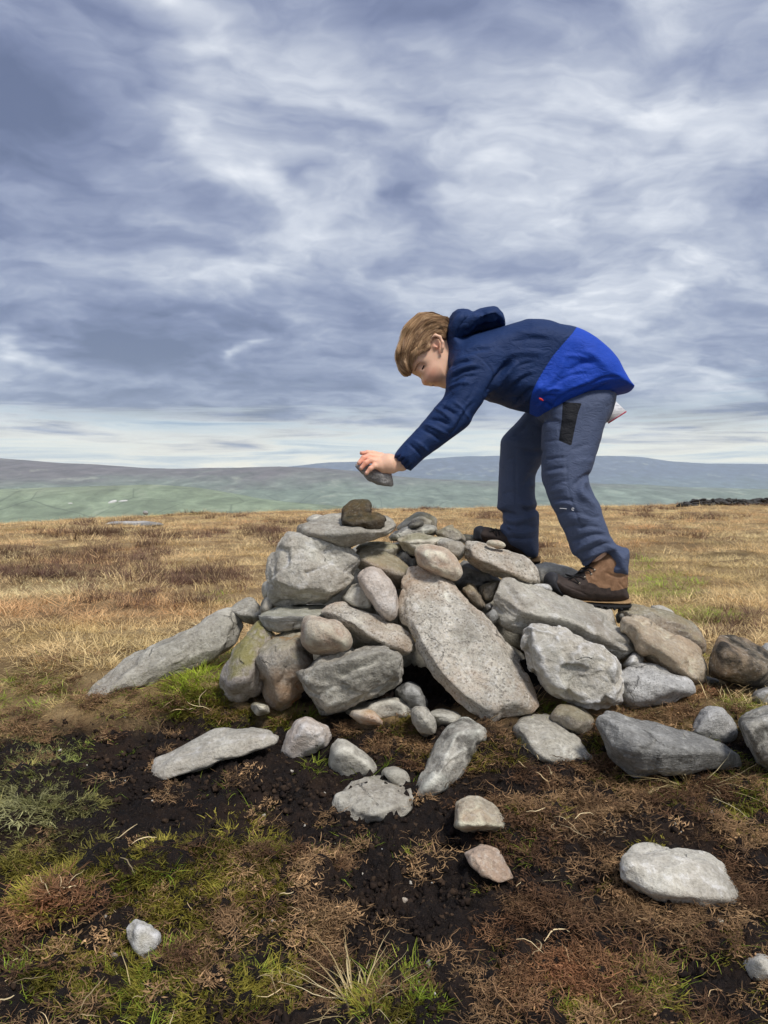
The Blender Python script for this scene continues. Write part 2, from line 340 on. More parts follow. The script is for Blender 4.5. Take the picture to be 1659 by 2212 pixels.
# ------------------------------------------------------------------ stone
def stone_mat(name, base, warm=0.0, speck=.5, dark=0.0, moss=0.0, pale=.3, strata=0.0, rust=0.0, grain=150):
    m, t, b = new_mat(name)
    tc = t.add('ShaderNodeTexCoord').outputs['Object']; rnd = t.add('ShaderNodeObjectInfo').outputs['Random']
    P = t.vmath('ADD', tc, t.add('ShaderNodeCombineXYZ', inp={0: t.math('MULTIPLY', rnd, 31.0), 1: t.math('MULTIPLY', rnd, 17.0), 2: 3.0}).outputs[0])
    n1 = t.noise(P, 7, 6, .6, .4); n2 = t.noise(P, 32, 7, .68); n3 = t.noise(P, grain, 3, .7)
    g = t.add('ShaderNodeTexVoronoi', inp={'Vector': P, 'Scale': grain * 1.1}).outputs['Color']
    gv = t.add('ShaderNodeSeparateXYZ', inp={0: g}).outputs[0]
    lo = tuple(v * .52 for v in base); hi = tuple(min(v * 1.38, .82) for v in base)
    c = t.ramp(n1, [(.25, lo), (.5, base), (.75, hi)])
    c = t.mix(t.maprange(n3, .36, .50, .50, 0), c, tuple(v * .50 for v in base)); c = t.mix(t.maprange(n3, .54, .68, 0, .45), c, tuple(min(v * 1.5, .8) for v in base))
    c = t.mix(t.maprange(n2, .36, .66, .60, 0), c, tuple(v * .52 for v in base))
    c = t.mix(t.maprange(n2, .56, .76, 0, .5 + pale * .4), c, tuple(min(v * 1.65 + .03, .78) for v in base))
    # grains of quartz and dark mica
    c = t.mix(t.maprange(gv, .78, .95, 0, speck * .7), c, (.56, .54, .50)); c = t.mix(t.maprange(gv, .25, .05, 0, speck * .7), c, (.13, .12, .105))
    c = t.mix(t.maprange(t.noise(P, 3.4, 5, .65, .8), .50, .66, 0, .5), c, tuple(v * .42 for v in base))      # damp, algae-darkened areas
    # iron staining
    if warm: c = t.mix(t.math('MULTIPLY', t.maprange(t.noise(P, 5.5, 5, .6, .6), .42, .68), warm), c, (.44, .25, .12), 'MIX')
    if rust: c = t.mix(t.math('MULTIPLY', t.maprange(t.noise(P, 9, 4, .6, .8), .55, .66), rust), c, (.38, .16, .05))
    if dark:
        c = t.mix(t.math('MULTIPLY', t.maprange(t.noise(P, 14, 6, .7, .5), .42, .60), dark), c, (.028, .026, .022))
    # crustose lichen: pale rings and black pinpricks
    c = t.mix(t.maprange(t.noise(P, 20, 5, .75, 1.2), .64, .70, 0, .75 * pale + .12), c, (.60, .61, .52))
    c = t.mix(t.maprange(t.noise(P, 52, 3, .7), .70, .77, 0, .8), c, (.05, .045, .04))
    if moss:
        nz = t.add('ShaderNodeSeparateXYZ', inp={0: t.add('ShaderNodeNewGeometry').outputs['Normal']}).outputs[2]
        k = t.math('MULTIPLY', t.maprange(t.math('ADD', t.math('MULTIPLY', nz, .45), t.noise(P, 11, 5, .7)), .62, .86), moss)
        c = t.mix(k, c, (.23, .21, .035))
    geo = t.add('ShaderNodeNewGeometry'); pt = geo.outputs['Pointiness']
    c = t.mix(t.math('MULTIPLY', t.maprange(pt, .505, .56), t.maprange(n2, .3, .6, .15, .75)), c, tuple(min(v * 1.5 + .05, .8) for v in base))
    cr = t.add('ShaderNodeTexVoronoi', feature='DISTANCE_TO_EDGE', inp={'Vector': t.vmath('ADD', P, t.vmath('SCALE', t.noise(P, 14, 4, .6, out=1), sc=.05)), 'Scale': 5.0}).outputs[0]
    crk = t.math('MULTIPLY', t.maprange(cr, .004, .014, 1, 0), t.maprange(n1, .56, .64))
    c = t.mix(t.math('MULTIPLY', crk, .45), c, (.06, .055, .05))
    hs = t.add('ShaderNodeHueSaturation', inp={'Color': c, 'Value': t.math('ADD', .86, t.math('MULTIPLY', rnd, .28))}).outputs[0]
    t.set(b, 'Base Color', hs); b.inputs['Roughness'].default_value = .92; b.inputs['Specular IOR Level'].default_value = .25
    h = t.math('ADD', t.math('MULTIPLY', n2, .9), t.math('ADD', t.math('MULTIPLY', n3, .30), t.math('MULTIPLY', gv, .10)))
    h = t.math('SUBTRACT', h, t.math('MULTIPLY', crk, .8))
    if strata:
        ms = t.add('ShaderNodeMapping', inp={0: P, 'Rotation': (.3, .35, .2), 'Scale': (2, 2, 22)}).outputs[0]
        ns = t.noise(ms, 3.0, 6, .65, .3); h = t.math('ADD', h, t.math('MULTIPLY', ns, strata))
    bp = t.add('ShaderNodeBump', inp={'Strength': 1.0, 'Distance': .010, 'Height': h}); t.set(b, 'Normal', bp)
    return m
SM = dict(
    grey=stone_mat('gritstone_grey', (.51, .48, .405), warm=.10, pale=.35),
    pale=stone_mat('gritstone_pale', (.62, .585, .50), warm=.12, pale=.6, speck=.35),
    white=stone_mat('quartzite_white', (.76, .67, .585), warm=.22, pale=.5, speck=.25),
    pink=stone_mat('gritstone_pink', (.64, .49, .38), warm=.35, pale=.4, speck=.5),
    tan=stone_mat('gritstone_tan', (.58, .49, .365), warm=.45, pale=.35, speck=.4),
    rust=stone_mat('gritstone_rust', (.46, .41, .34), warm=.6, rust=.9, moss=.22),
    granite=stone_mat('coarse_granite', (.55, .505, .425), warm=.45, speck=.95, grain=190, pale=.3),
    gran2=stone_mat('blue_grey_granite', (.49, .48, .455), speck=.7, grain=230, pale=.3),
    slate=stone_mat('grey_flagstone', (.53, .52, .475), strata=1.2, pale=.3, speck=.2, moss=.25),
    mossy=stone_mat('mossy_gritstone', (.50, .465, .375), warm=.15, moss=.28, pale=.4),
    lichen=stone_mat('yellow_lichen_stone', (.50, .46, .42), warm=.15, moss=.75, speck=.6, grain=150),
    brown=stone_mat('brown_gritstone', (.41, .37, .30), warm=.35, pale=.25, moss=.2),
    darkg=stone_mat('dark_gritstone', (.34, .335, .315), dark=.28, pale=.55, strata=.9),
    black=stone_mat('blackened_stone', (.26, .22, .16), warm=.4, dark=.95, pale=.6, strata=.6),
    dlich=stone_mat('dark_lichen_stone', (.53, .50, .43), dark=.75, pale=.8),
    top=stone_mat('peat_stained_stone', (.06, .047, .028), warm=.2, dark=.9, moss=.08, speck=.15, strata=.6),
    held=stone_mat('held_grey_stone', (.33, .315, .305), warm=.12, pale=.2, speck=.3),
)
_ico = {}
def ico(n):
    if n not in _ico:
        bm = bmesh.new(); bmesh.ops.create_icosphere(bm, subdivisions=n, radius=1)
        bm.verts.ensure_lookup_table()
        _ico[n] = (np.array([v.co for v in bm.verts]), np.array([[v.index for v in f.verts] for f in bm.faces])); bm.free()
    return _ico[n]
_nb = {}
def relax(V, F, it, lam=.6):
    key = (len(V), F.shape[1], len(F))
    if key not in _nb:
        e = np.concatenate([np.stack([F[:, i], F[:, (i + 1) % F.shape[1]]], 1) for i in range(F.shape[1])]); e = np.concatenate([e, e[:, ::-1]])
        _nb[key] = (e, np.bincount(e[:, 0], minlength=len(V)).astype(float))
    e, cnt = _nb[key]
    for _ in range(it):
        s_ = np.stack([np.bincount(e[:, 0], V[e[:, 1], k], len(V)) for k in range(3)], 1)
        V = V + lam * (s_ / np.maximum(cnt, 1)[:, None] - V)
    return V
def hull_planes(P):
    bm = bmesh.new()
    for p in P: bm.verts.new(p)
    bmesh.ops.convex_hull(bm, input=bm.verts)
    bm.normal_update(); c = P.mean(0); N = []
    for f in bm.faces:
        if f.calc_area() < 1e-7: continue
        n = np.array(f.normal); h = n @ (np.array(f.verts[0].co) - c)
        if h < 0: n, h = -n, -h
        if h > 1e-5 and not any(n @ m > .985 and abs(h - k) < .08 * h for m, k in N): N.append((n, h))
    bm.free()
    return np.array([n for n, _ in N]), np.array([h for _, h in N])
# crop frames in which the outlines below were read: offset and scale to the 1659 x 2212 frame
FR = dict(C5=(431.3, 1061.8, .32), C6=(862.7, 1061.8, .32), C7=(1128.1, 1227.7, .32), C8=(0, 1260.8, .4), CL=(597.2, 1493.1, .4),
          BL=(0, 1725.4, .5), BR=(829.5, 1725.4, .5), T1=(564.1, 1061.8, .2), T2=(829.5, 1081.7, .22), T3=(431.3, 1260.8, .28), T4=(1327.2, 1260.8, .21),
          H=(730, 948.9, .16))
STONES = []
def rock(name, label, frame, outline, Y, mat, ridge=None, tf=.07, tb=.09, p=22, lean=(0, 0), cuts=1, rough=None, lod=4, cat='stone', group=None, parts=None, seed=None, shrink=.70, bed=None, grow=1.035):
    """a stone with its own outline, ridges (points that stand tf metres nearer) and back"""
    ox, oy, k = FR[frame]
    rs = np.random.RandomState(seed if seed is not None else len(STONES) * 7 + 3)
    def conv(pts):
        a = np.array([(q[0], q[1], q[2] if len(q) > 2 else 0.0) for q in pts], float)
        return ox + k * a[:, 0], oy + k * a[:, 1], a[:, 2]
    ax, ay, _ = conv(outline); cx, cy = ax.mean(), ay.mean()
    if rough is None: rough = .55 if name == 'loose_stone' else .9
    if bed is None: bed = .08 if name == 'loose_stone' else 0.0
    if bed and not ridge and not any(len(q) > 2 for q in outline):
        vm = np.mean([q[1] for q in outline]); vx = max(q[1] for q in outline); outline = [(q[0], q[1], .85 * tf * float(np.clip((q[1] - vm) / (vx - vm), 0, 1))) for q in outline]
    if Y == 'g':
        jb = int(np.argmax(ay)); Y = ray_ground(ax[jb], ay[jb] - 5) + conv(outline)[2][jb]
    def lift(px, py, df): return at(px, py, 1.0) * 0 + np.array([at(a, b, Y - d - lean[0] * (a - cx) / 1000. - lean[1] * (b - cy) / 1000.) for a, b, d in zip(px, py, df)])
    def cloud(outl, rid):
        x, y, d = conv(outl); mx, my = x.mean(), y.mean(); pts = [lift(x, y, d)]
        if rid:
            pts.append(lift(*conv(rid)))
        else:
            j = rs.uniform(.85, 1.1, len(x)) * shrink
            pts.append(lift(mx + (x - mx) * j, my + (y - my) * j, tf * rs.uniform(.75, 1.1, len(x))))
        kb = .9 if p >= 24 else .8; pts.append(lift(mx + (x - mx) * kb, my + (y - my) * kb, np.full(len(x), -tb)))
        return np.concatenate(pts)
    allp = [cloud(o, r) for o, r in (parts or [(outline, ridge)])]
    base = np.concatenate(allp); C = base.mean(0)
    U, S, Vt = np.linalg.svd(base - C, full_matrices=False); S = np.maximum(S / math.sqrt(len(base)), .012)
    A = Vt.T * S; Ai = np.linalg.inv(A)
    dirs, F = ico(lod); r = np.zeros(len(dirs))
    for q in allp:
        L = (q - C) @ Ai.T
        L = np.concatenate([L]); c0 = L.mean(0) if parts is None else np.zeros(3)
        Nn, h = hull_planes(L); h = h + Nn @ (L.mean(0) - c0)
        ok = h > .02; Nn, h = Nn[ok], h[ok]
        if cuts:
            cd = rs.normal(size=(cuts, 3)); cd /= np.linalg.norm(cd, axis=1)[:, None]
            sup = ((L - c0) @ cd.T).max(0) * rs.uniform(.93, .99, cuts)
            Nn = np.concatenate([Nn, cd]); h = np.concatenate([h, sup])
        rr = 1.0 / (np.maximum(dirs @ Nn.T, 1e-6) / h).max(1)
        if parts is None: off = c0
        r = np.maximum(r, rr)
    W = dirs * r[:, None] + (off if parts is None else 0)
    W = W @ A.T + C
    # wear the arrises: fewer passes for freshly broken stone (high p), more for rounded boulders
    it = (1 if p >= 20 else 2 if p >= 17 else 3) + (lod >= 5 and p < 20) + (lod >= 6)
    W = relax(W, F, it)
    size = float(np.linalg.norm(base.max(0) - base.min(0)))
    # weathering: broad undulation, ledges, chips, pits
    nrm = (dirs / S) @ Vt; nrm /= np.linalg.norm(nrm, axis=1)[:, None]
    nrm = dirs @ np.linalg.inv(A); nrm /= np.linalg.norm(nrm, axis=1)[:, None]
    o = rs.uniform(0, 90, 3)
    lim = min(1.0, size / .30) * rough
    # broken faces: each patch of the surface is its own little plane
    K = 30 if lod >= 5 else 14; sd_ = W[rs.choice(len(W), K, replace=False)]
    Wq = W + .012 * np.stack([perlin((W + o) * 26 + 7 * j) for j in range(3)], 1)
    ci = ((Wq[:, None] - sd_[None]) ** 2 * (1, 1, 1.6)).sum(-1).argmin(1)
    ga = rs.normal(0, .18, (K, 3)); aa = rs.normal(0, .0026, K)
    fac = np.clip(aa[ci] + ((W - sd_[ci]) * ga[ci]).sum(1), -.011, .006)
    if p < 19: fac *= .5
    d = .0060 * fbm((W + o) * 8, 2) + fac * 1.1 + .0035 * (np.abs(perlin((W + o) * 26)) - .25) + .0030 * fbm((W - o) * 62, 3, .65)
    d = d - .0045 * sstep(.10, .15, perlin((W + o) * 12 + 5)) - .0025 * sstep(.3, .40, perlin((W - o) * 42))
    W = W + nrm * (d * lim ** 1.25)[:, None]; W = relax(W, F, 1, .35)
    # keep the outline's true extent
    wx, wy = proj(W); tx0, tx1, ty0, ty1 = ax.min(), ax.max(), ay.min(), ay.max()
    nx_ = tx0 + (wx - wx.min()) / (wx.max() - wx.min()) * (tx1 - tx0); ny_ = ty0 + (wy - wy.min()) / (wy.max() - wy.min()) * (ty1 - ty0)
    nx_ = cx + (nx_ - cx) * grow; my_ = .5 * (ty0 + ty1); ny_ = my_ + (ny_ - my_) * np.where(ny_ > my_, grow + bed, grow)
    W = at(nx_, ny_, W[:, 1])
    base_pt = np.array([W[:, 0].mean(), W[:, 1].mean(), W[:, 2].min()])
    me = mesh_np(name, W - base_pt, F)
    o_ = obj(name, me, SM[mat], loc=base_pt, label=label, cat=cat, group=group)
    STONES.append(o_); return o_

# --- top of the cairn
rock('cairn_stone', 'big pale block with a lichen-crusted left side, carrying the flat capping slab', 'T1',
     [(320,440,-.04),(620,470,-.06),(920,600,-.04),(1062,730),(1050,800),(960,990),(840,1110),(690,1215),(480,1228),(110,1240),(70,1150),(60,900),(100,740),(190,600)], 2.22, 'pale',
     [(330,480,.06),(900,640,.06),(1030,740,.04),(200,650,.07),(175,960,.09),(420,1080,.11),(590,1040,.11),(760,1090,.09),(930,990,.05)], p=30, lod=6, rough=0.85)
rock('cairn_stone', 'flat grey capping slab laid across the summit under the dark stone', 'T1',
     [(430,375),(500,340,-.06),(700,260,-.12),(890,228,-.16),(1100,240,-.16),(1350,290,-.08),(1440,350),(1440,400),(1400,470),(1250,505),(1050,580),(830,615),(560,585),(440,570),(390,530),(395,450)], 2.26, 'grey',
     [(425,385,.05),(520,435,.10),(640,468,.12),(870,475,.13),(1000,445,.13),(1340,425,.09),(1430,355,.03),(830,600,.09),(450,555,.04)], tb=.1, p=30, lod=5, rough=0.6)
rock('cairn_stone', 'dark peat-stained notched stone sitting alone on top of the cairn', 'T1',
     [(920,130),(1000,95),(1090,85),(1180,95),(1195,120),(1270,225),(1340,265),(1352,300),(1345,400),(1300,430),(1150,430),(1000,415),(910,400),(870,360),(880,260),(890,170)], 2.235, 'top', lod=5, p=34, tf=.06, tb=.07, rough=.75,
     parts=[([(925,130),(1000,95),(1090,85),(1180,95),(1198,125),(1190,420),(910,400),(870,360),(880,260),(890,170)], [(940,150,.0),(880,315,.06),(985,372,.07),(1100,335,.07),(1180,330,.06),(1170,150,.01),(990,405,.05)]),
            ([(880,250),(1080,235),(1270,222),(1340,265),(1352,300),(1345,400),(1300,430),(1150,430),(910,400),(870,360)], [(880,315,.06),(985,372,.07),(1100,335,.07),(1340,292,.05),(1310,420,.04),(990,405,.05)])])
rock('cairn_stone', 'small pale stone peeping out behind the left end of the capping slab', 'T1', [(490,320),(560,248),(650,262),(720,300),(600,360)], 2.5, 'grey', tb=.1, lod=3)
rock('cairn_stone', 'moss-topped wedge stone tucked under the right end of the capping slab', 'T1', [(1030,590),(1090,545,-.06),(1280,540,-.08),(1480,570),(1505,600),(1430,718),(1300,700),(1100,680),(1040,650)], 2.33, 'mossy', [(1060,600,.03),(1250,600,.06),(1450,610,.05),(1400,690,.04)])
rock('cairn_stone', 'long brown-grey stone sloping down beside the pale pink stone', 'T1', [(1025,690),(1130,588,-.06),(1210,610,-.06),(1430,740,-.04),(1612,830),(1570,870),(1535,930),(1470,1045),(1400,1010),(1250,900),(1080,860),(1050,760)], 2.26, 'brown', [(1060,720,.05),(1080,770,.07),(1190,785,.08),(1540,905,.06),(1460,1010,.03)], p=30)
rock('cairn_stone', 'smooth pinkish-white oval stone leaning upright', 'T1', [(1090,870),(1180,818),(1260,828),(1350,890),(1420,960),(1468,1080),(1480,1180),(1465,1330),(1400,1392),(1330,1360),(1290,1300),(1230,1190),(1100,1090),(1048,990),(1050,930)], 2.11, 'white', tf=.05, p=16, lean=(0, .5))
rock('cairn_stone', 'squat grey-brown stone half behind the pinkish-white oval stone', 'T1', [(872,1155),(960,1040),(1060,992),(1160,1050),(1240,1180),(1230,1290),(1180,1340),(1050,1270),(900,1195)], 2.2, 'grey', p=26)
# --- left flank
rock('cairn_stone', 'flat flagstone with a smooth grey broken edge under the big pale block', 'T3',
     [(462,235),(540,190,-.06),(620,158,-.12),(900,160,-.14),(1010,178,-.08),(990,240),(850,300),(800,340),(760,370),(580,377),(505,345),(475,300)], 2.13, 'slate', [(468,245,.05),(560,258,.09),(700,256,.09),(860,244,.07),(590,368,.07),(780,350,.06)], p=40, lod=5, rough=0.6, cuts=2)
rock('cairn_stone', 'speckled orange-grey wedge slanting down to a blunt right tip', 'T3',
     [(945,225),(1000,175,-.05),(1090,143,-.05),(1180,168,-.04),(1290,228,-.03),(1500,320,-.02),(1620,420),(1655,510),(1640,548),(1560,548),(1450,495),(1330,460),(1200,400),(1100,350),(1010,280)], 2.08, 'granite', [(1010,215,.03),(1190,320,.07),(1360,440,.08),(1560,515,.05),(1100,230,.03),(1500,380,.04)], p=24, lod=5)
rock('cairn_stone', 'rounded pink-orange stone perched above the big grey block', 'T3',
     [(840,250),(900,246),(1050,290),(1105,340),(1168,420),(1174,470),(1130,510),(1030,552),(930,553),(850,540),(790,492),(783,440),(798,370),(795,330),(820,270)], 1.97, 'pink', [(890,275,.05),(1050,315,.05),(835,350,.08),(930,335,.09),(1090,470,.07),(860,475,.07),(1000,520,.05)], tb=.08, p=18)
rock('cairn_stone', 'big layered grey block in the front of the cairn, left of the dark hollow', 'T3',
     [(742,680),(835,580,-.10),(1150,520,-.13),(1330,478,-.13),(1420,484,-.03),(1480,515),(1552,540),(1560,720),(1542,780),(1440,832),(1250,932),(1100,992),(960,1008),(938,960),(895,900),(820,805),(780,745)], 1.97, 'grey',
     [(760,690,.03),(940,640,.09),(1200,585,.10),(1430,512,.08),(1540,565,.06),(830,780,.09),(1530,740,.07),(990,960,.07),(1240,900,.08)], p=30, lod=6, rough=0.9)
rock('cairn_stone', 'tall upright block with an orange rust stain, beside the yellow-lichened stone', 'T3',
     [(418,512),(560,428,-.05),(680,383,-.07),(800,372,-.07),(850,500,-.02),(870,600),(840,760),(800,850),(700,930),(620,978),(560,950),(510,850),(478,720),(440,600)], 2.03, 'rust', [(445,520,.04),(620,505,.09),(740,480,.06),(545,700,.10),(760,640,.07),(620,905,.07)], p=26, lod=5, rough=0.9)
rock('cairn_stone', 'rounded boulder with pebbles in it and yellow lichen along its upper edge', 'T3',
     [(455,288,-.05),(500,345,-.05),(580,390,-.05),(500,450),(450,540),(455,640),(475,720),(488,830),(440,865),(380,885),(310,914),(240,907),(180,862),(158,790),(168,650),(230,560),(300,500),(370,410),(430,320,-.04)], 2.06, 'lichen', [(400,400,.0),(300,610,.08),(400,610,.08),(245,760,.10),(390,770,.10)], p=16, lod=5)
rock('cairn_stone', 'long low grey slab leaning outwards like a ramp, grass along its foot', 'C8',
     [(393,685,.20),(400,655,.20),(500,580,.15),(580,490,.1),(700,400,.06),(820,340,.02),(940,300,0),(1130,205,-.06),(1245,138,-.1),(1290,190,-.1),(1300,260,-.09),(1240,340,-.05),(1130,425,0),(1000,475,.03),(850,505,.06),(720,530,.10),(640,590,.14),(510,645,.18),(440,692,.2)], 2.28, 'grey', [(1230,190,-.05),(1180,330,0),(950,440,.08),(700,480,.13),(900,340,.05),(520,600,.19)], tb=.07, p=26, lod=5, bed=.12)
rock('cairn_stone', 'square-ended stone resting on the upper end of the ramp-like slab', 'T3', [(222,200),(350,115,-.05),(388,106,-.05),(440,150,-.03),(482,205),(455,295),(410,312),(330,287),(260,238)], 2.36, 'grey', [(250,205,.03),(330,235,.06),(440,250,.06)], tb=.09, p=28)
rock('loose_stone', 'small pale stone in the grass behind the ramp-like slab', 'C8', [(570,470),(620,415),(675,408),(650,450),(610,480)], 2.52, 'grey', lod=3)
rock('cairn_stone', 'small grey stone jutting left from behind the big pale block', 'T1', [(5,1000),(60,965),(130,980),(150,1090),(90,1160),(25,1165)], 2.36, 'grey', lod=3)
rock('cairn_stone', 'narrow stone filling the corner under the left edge of the big pale block', 'T1', [(0,1250),(60,1140),(150,1200),(150,1290),(60,1330),(-10,1310)], 2.26, 'brown', lod=3)
# --- shoulder of small stones behind
rock('cairn_stone', 'angular grey stone forming the peak of the row behind the summit', 'T2', [(130,280),(200,220),(290,160),(370,113),(412,110),(470,150),(517,200),(518,280),(440,300),(250,310)], 2.52, 'mossy', tb=.12, p=26)
rock('cairn_stone', 'thin knobbly stone lying below the peak stone', 'T2', [(55,360),(90,300),(180,265),(300,262),(430,233),(500,258),(518,305),(480,340),(300,350),(130,395),(80,388)], 2.42, 'dlich', p=26)
rock('cairn_stone', 'small rough lump leaning on the foot of the peak stone', 'T2', [(230,262),(270,205),(330,182),(380,195),(395,240),(330,275)], 2.44, 'dlich', lod=3)
rock('cairn_stone', 'flat-topped oval stone in the middle of the small-stone shoulder', 'T2', [(138,370),(190,343),(300,318,-.05),(430,318,-.06),(560,350,-.04),(610,378),(560,440),(450,500),(320,540),(240,525),(190,462)], 2.31, 'mossy', p=26)
rock('cairn_stone', 'fist-sized stone with a white worn end between oval stone and long stone', 'T2', [(510,405),(600,366),(740,373),(782,400),(802,450),(792,512),(730,582),(680,545),(620,500),(530,460)], 2.26, 'grey', p=26)
rock('cairn_stone', 'bun-shaped stone with scabby orange patches above the leaning granite slab', 'T2', [(308,500),(340,448),(400,428),(580,463),(652,510),(712,590),(762,690),(768,740),(720,788),(640,788),(500,725),(430,675),(350,655),(328,610)], 2.17, 'pink', p=15, tf=.06)
rock('cairn_stone', 'dark triangular stone standing up against the moor behind', 'T2', [(500,315),(560,283),(640,238),(682,238),(742,290),(792,360),(800,410),(700,420),(600,390)], 2.42, 'brown', p=30)
rock('cairn_stone', 'greenish stone half hidden behind the toe of the farther boot', 'T2', [(740,345),(790,328),(900,335),(960,400),(880,440),(780,420)], 2.66, 'mossy', lod=3)
rock('cairn_stone', 'long pitted stone lying in front of the farther boot', 'T2', [(798,412),(840,398,-.03),(950,418,-.05),(1100,468,-.05),(1240,508,-.05),(1370,558,-.03),(1442,610),(1502,720),(1522,790),(1480,822),(1400,818),(1250,792),(1120,745),(980,705),(870,645),(808,592),(803,500)], 2.27, 'granite', [(850,430,.04),(890,560,.08),(1150,680,.09),(1400,785,.06),(1340,600,.05),(1480,760,.04)], p=18, lod=5)
rock('cairn_stone', 'little flat pebble lying on the long pitted stone', 'T2', [(1008,412),(1040,385),(1130,398),(1192,430),(1182,464),(1080,452),(1012,440)], 2.26, 'pink', tf=.02, tb=.03, lod=3, p=16)
rock('cairn_stone', 'greenish-brown splinter of stone down in the dark gap beside the granite slab', 'T2', [(765,870),(850,808),(900,840),(960,940),(992,1020),(960,1075),(900,1065),(820,965)], 2.24, 'brown', p=30)
rock('cairn_stone', 'reddish stone wedged in the gap behind the long stone under the boot', 'T2', [(930,860),(1000,825),(1130,790),(1110,900),(1080,990),(985,1010)], 2.31, 'brown')
rock('cairn_stone', 'small round stone at the bottom of the gap beside the granite slab', 'T2', [(992,1045),(1040,1003),(1085,1040),(1065,1090),(1010,1092)], 2.22, 'gran2', lod=3, tb=.06)
rock('cairn_stone', 'small dark stone under the left end of the long stone that carries the boot', 'C6', [(572,842),(640,792),(670,850),(620,905)], 2.18, 'darkg', lod=3)
rock('cairn_stone', 'dark stone deep in the gap above the granite slab', 'T2', [(640,800),(790,590),(1000,700),(1140,800),(960,900),(760,880)], 2.40, 'darkg', tb=.14)
rock('cairn_stone', 'dark stone deep in the gap left of the bun-shaped stone', 'T2', [(60,560),(200,470),(340,560),(360,680),(200,680),(80,640)], 2.36, 'darkg', tb=.12)
# --- the front slabs
rock('cairn_stone', 'great leaning slab of coarse speckled granite, the longest stone of the cairn', 'C6',
     [(22,600),(60,528),(170,516),(235,538),(312,588),(372,638),(432,700),(532,818),(612,878),(645,930),(705,1010),(745,1100),(834,1200),(884,1300),(924,1400),(928,1452),(882,1504),(740,1534),(560,1544),(498,1514),(428,1462),(348,1372),(288,1282),(228,1182),(150,1060),(78,982),(28,902),(-2,820),(5,700)], 2.06, 'granite', tf=.055, tb=.07, p=24, lean=(0, .85), lod=6, rough=0.7, cuts=3, shrink=.80)
rock('cairn_stone', 'long smooth grey stone that carries the nearer boot', 'C6',
     [(690,578,-.05),(740,590,-.10),(900,645,-.13),(1040,712,-.14),(1260,782,-.14),(1400,842,-.12),(1455,912,-.08),(1562,985,-.02),(1614,1040),(1592,1092),(1510,1134),(1450,1145),(1300,1090),(1000,1010),(820,995),(700,932),(648,880),(628,830),(622,720),(658,640)], 2.16, 'pale', [(650,660,.01),(735,745,.06),(850,830,.10),(1100,865,.10),(1300,955,.09),(1520,1085,.06),(690,910,.04)], p=22, lod=6, grow=1.0, rough=0.8)
rock('cairn_stone', 'cracked pale craggy block standing in front of the boot stone', 'C6',
     [(828,950),(880,903),(940,898),(1100,956),(1232,998),(1352,1058),(1442,1128),(1455,1180),(1488,1210),(1508,1280),(1498,1442),(1420,1474),(1270,1478),(1130,1424),(1010,1352),(928,1312),(868,1202),(828,1060)], 1.98, 'pale', [(885,945,.04),(925,1080,.08),(1100,990,.05),(1300,1080,.06),(1430,1180,.06),(1440,1405,.06),(1010,1290,.08),(1240,1430,.07)], p=32, lod=6, rough=.9)
rock('cairn_stone', 'tan-topped stone with a dark weathered front, right flank of the cairn', 'C7',
     [(668,395),(700,328,-.04),(742,322,-.06),(880,366,-.08),(1000,426,-.08),(1100,476,-.08),(1192,548,-.06),(1234,630,-.03),(1244,692),(1212,764),(1150,780),(1090,735),(990,690),(860,650),(760,560),(690,450)], 2.16, 'tan', [(695,355,.02),(770,402,.06),(880,518,.09),(1000,590,.10),(1130,738,.07),(800,560,.07)], p=28, lod=5)
rock('cairn_stone', 'hump-backed grey-brown stone behind the tan-topped stone', 'C7', [(655,280),(750,243,-.04),(860,256,-.05),(1000,306,-.05),(1120,346,-.04),(1202,428,-.02),(1238,500),(1220,575),(1120,560),(980,480),(860,420),(700,350)], 2.33, 'brown', p=18, lod=5)
rock('cairn_stone', 'pale chip of stone behind the hump-backed stone', 'C7', [(870,262),(930,248),(1002,285),(1030,320),(940,330)], 2.52, 'pale', lod=3)
rock('cairn_stone', 'low blue-grey granite stone bedded in turf below the tan-topped stone', 'C7', [(655,710),(720,660,-.05),(820,643,-.08),(900,648,-.08),(1030,698,-.06),(1122,750,-.03),(1164,800),(1160,860),(1050,880),(940,910),(880,945),(770,950),(685,890)], 2.03, 'gran2', [(700,740,.03),(900,760,.06),(1080,810,.05),(780,900,.06)], p=16, lod=5)
rock('cairn_stone', 'pale stone end showing between boot stone and blue-grey granite', 'C7', [(680,655),(760,568),(795,588),(815,650),(740,690)], 2.15, 'pale', lod=3)
rock('cairn_stone', 'pale stone corner under the heel of the nearer boot', 'C6', [(1270,770),(1425,785),(1465,905),(1400,930),(1280,870)], 2.32, 'pale')
rock('cairn_stone', 'small pale stone behind the heel of the nearer boot', 'C7', [(630,300),(700,275),(735,305),(700,345),(640,370)], 2.36, 'pale', lod=3)
rock('cairn_stone', 'grey-brown stone behind the toe of the nearer boot', 'C6', [(900,505),(1000,478),(1100,498),(1215,545),(1230,640),(1100,680),(980,640),(930,600)], 2.45, 'grey', tb=.12, p=18)
rock('cairn_stone', 'thin pale sliver under the toe of the nearer boot', 'C6', [(880,640),(930,622),(1000,628),(1030,668),(960,680)], 2.26, 'pale', lod=3, tf=.02, tb=.05)
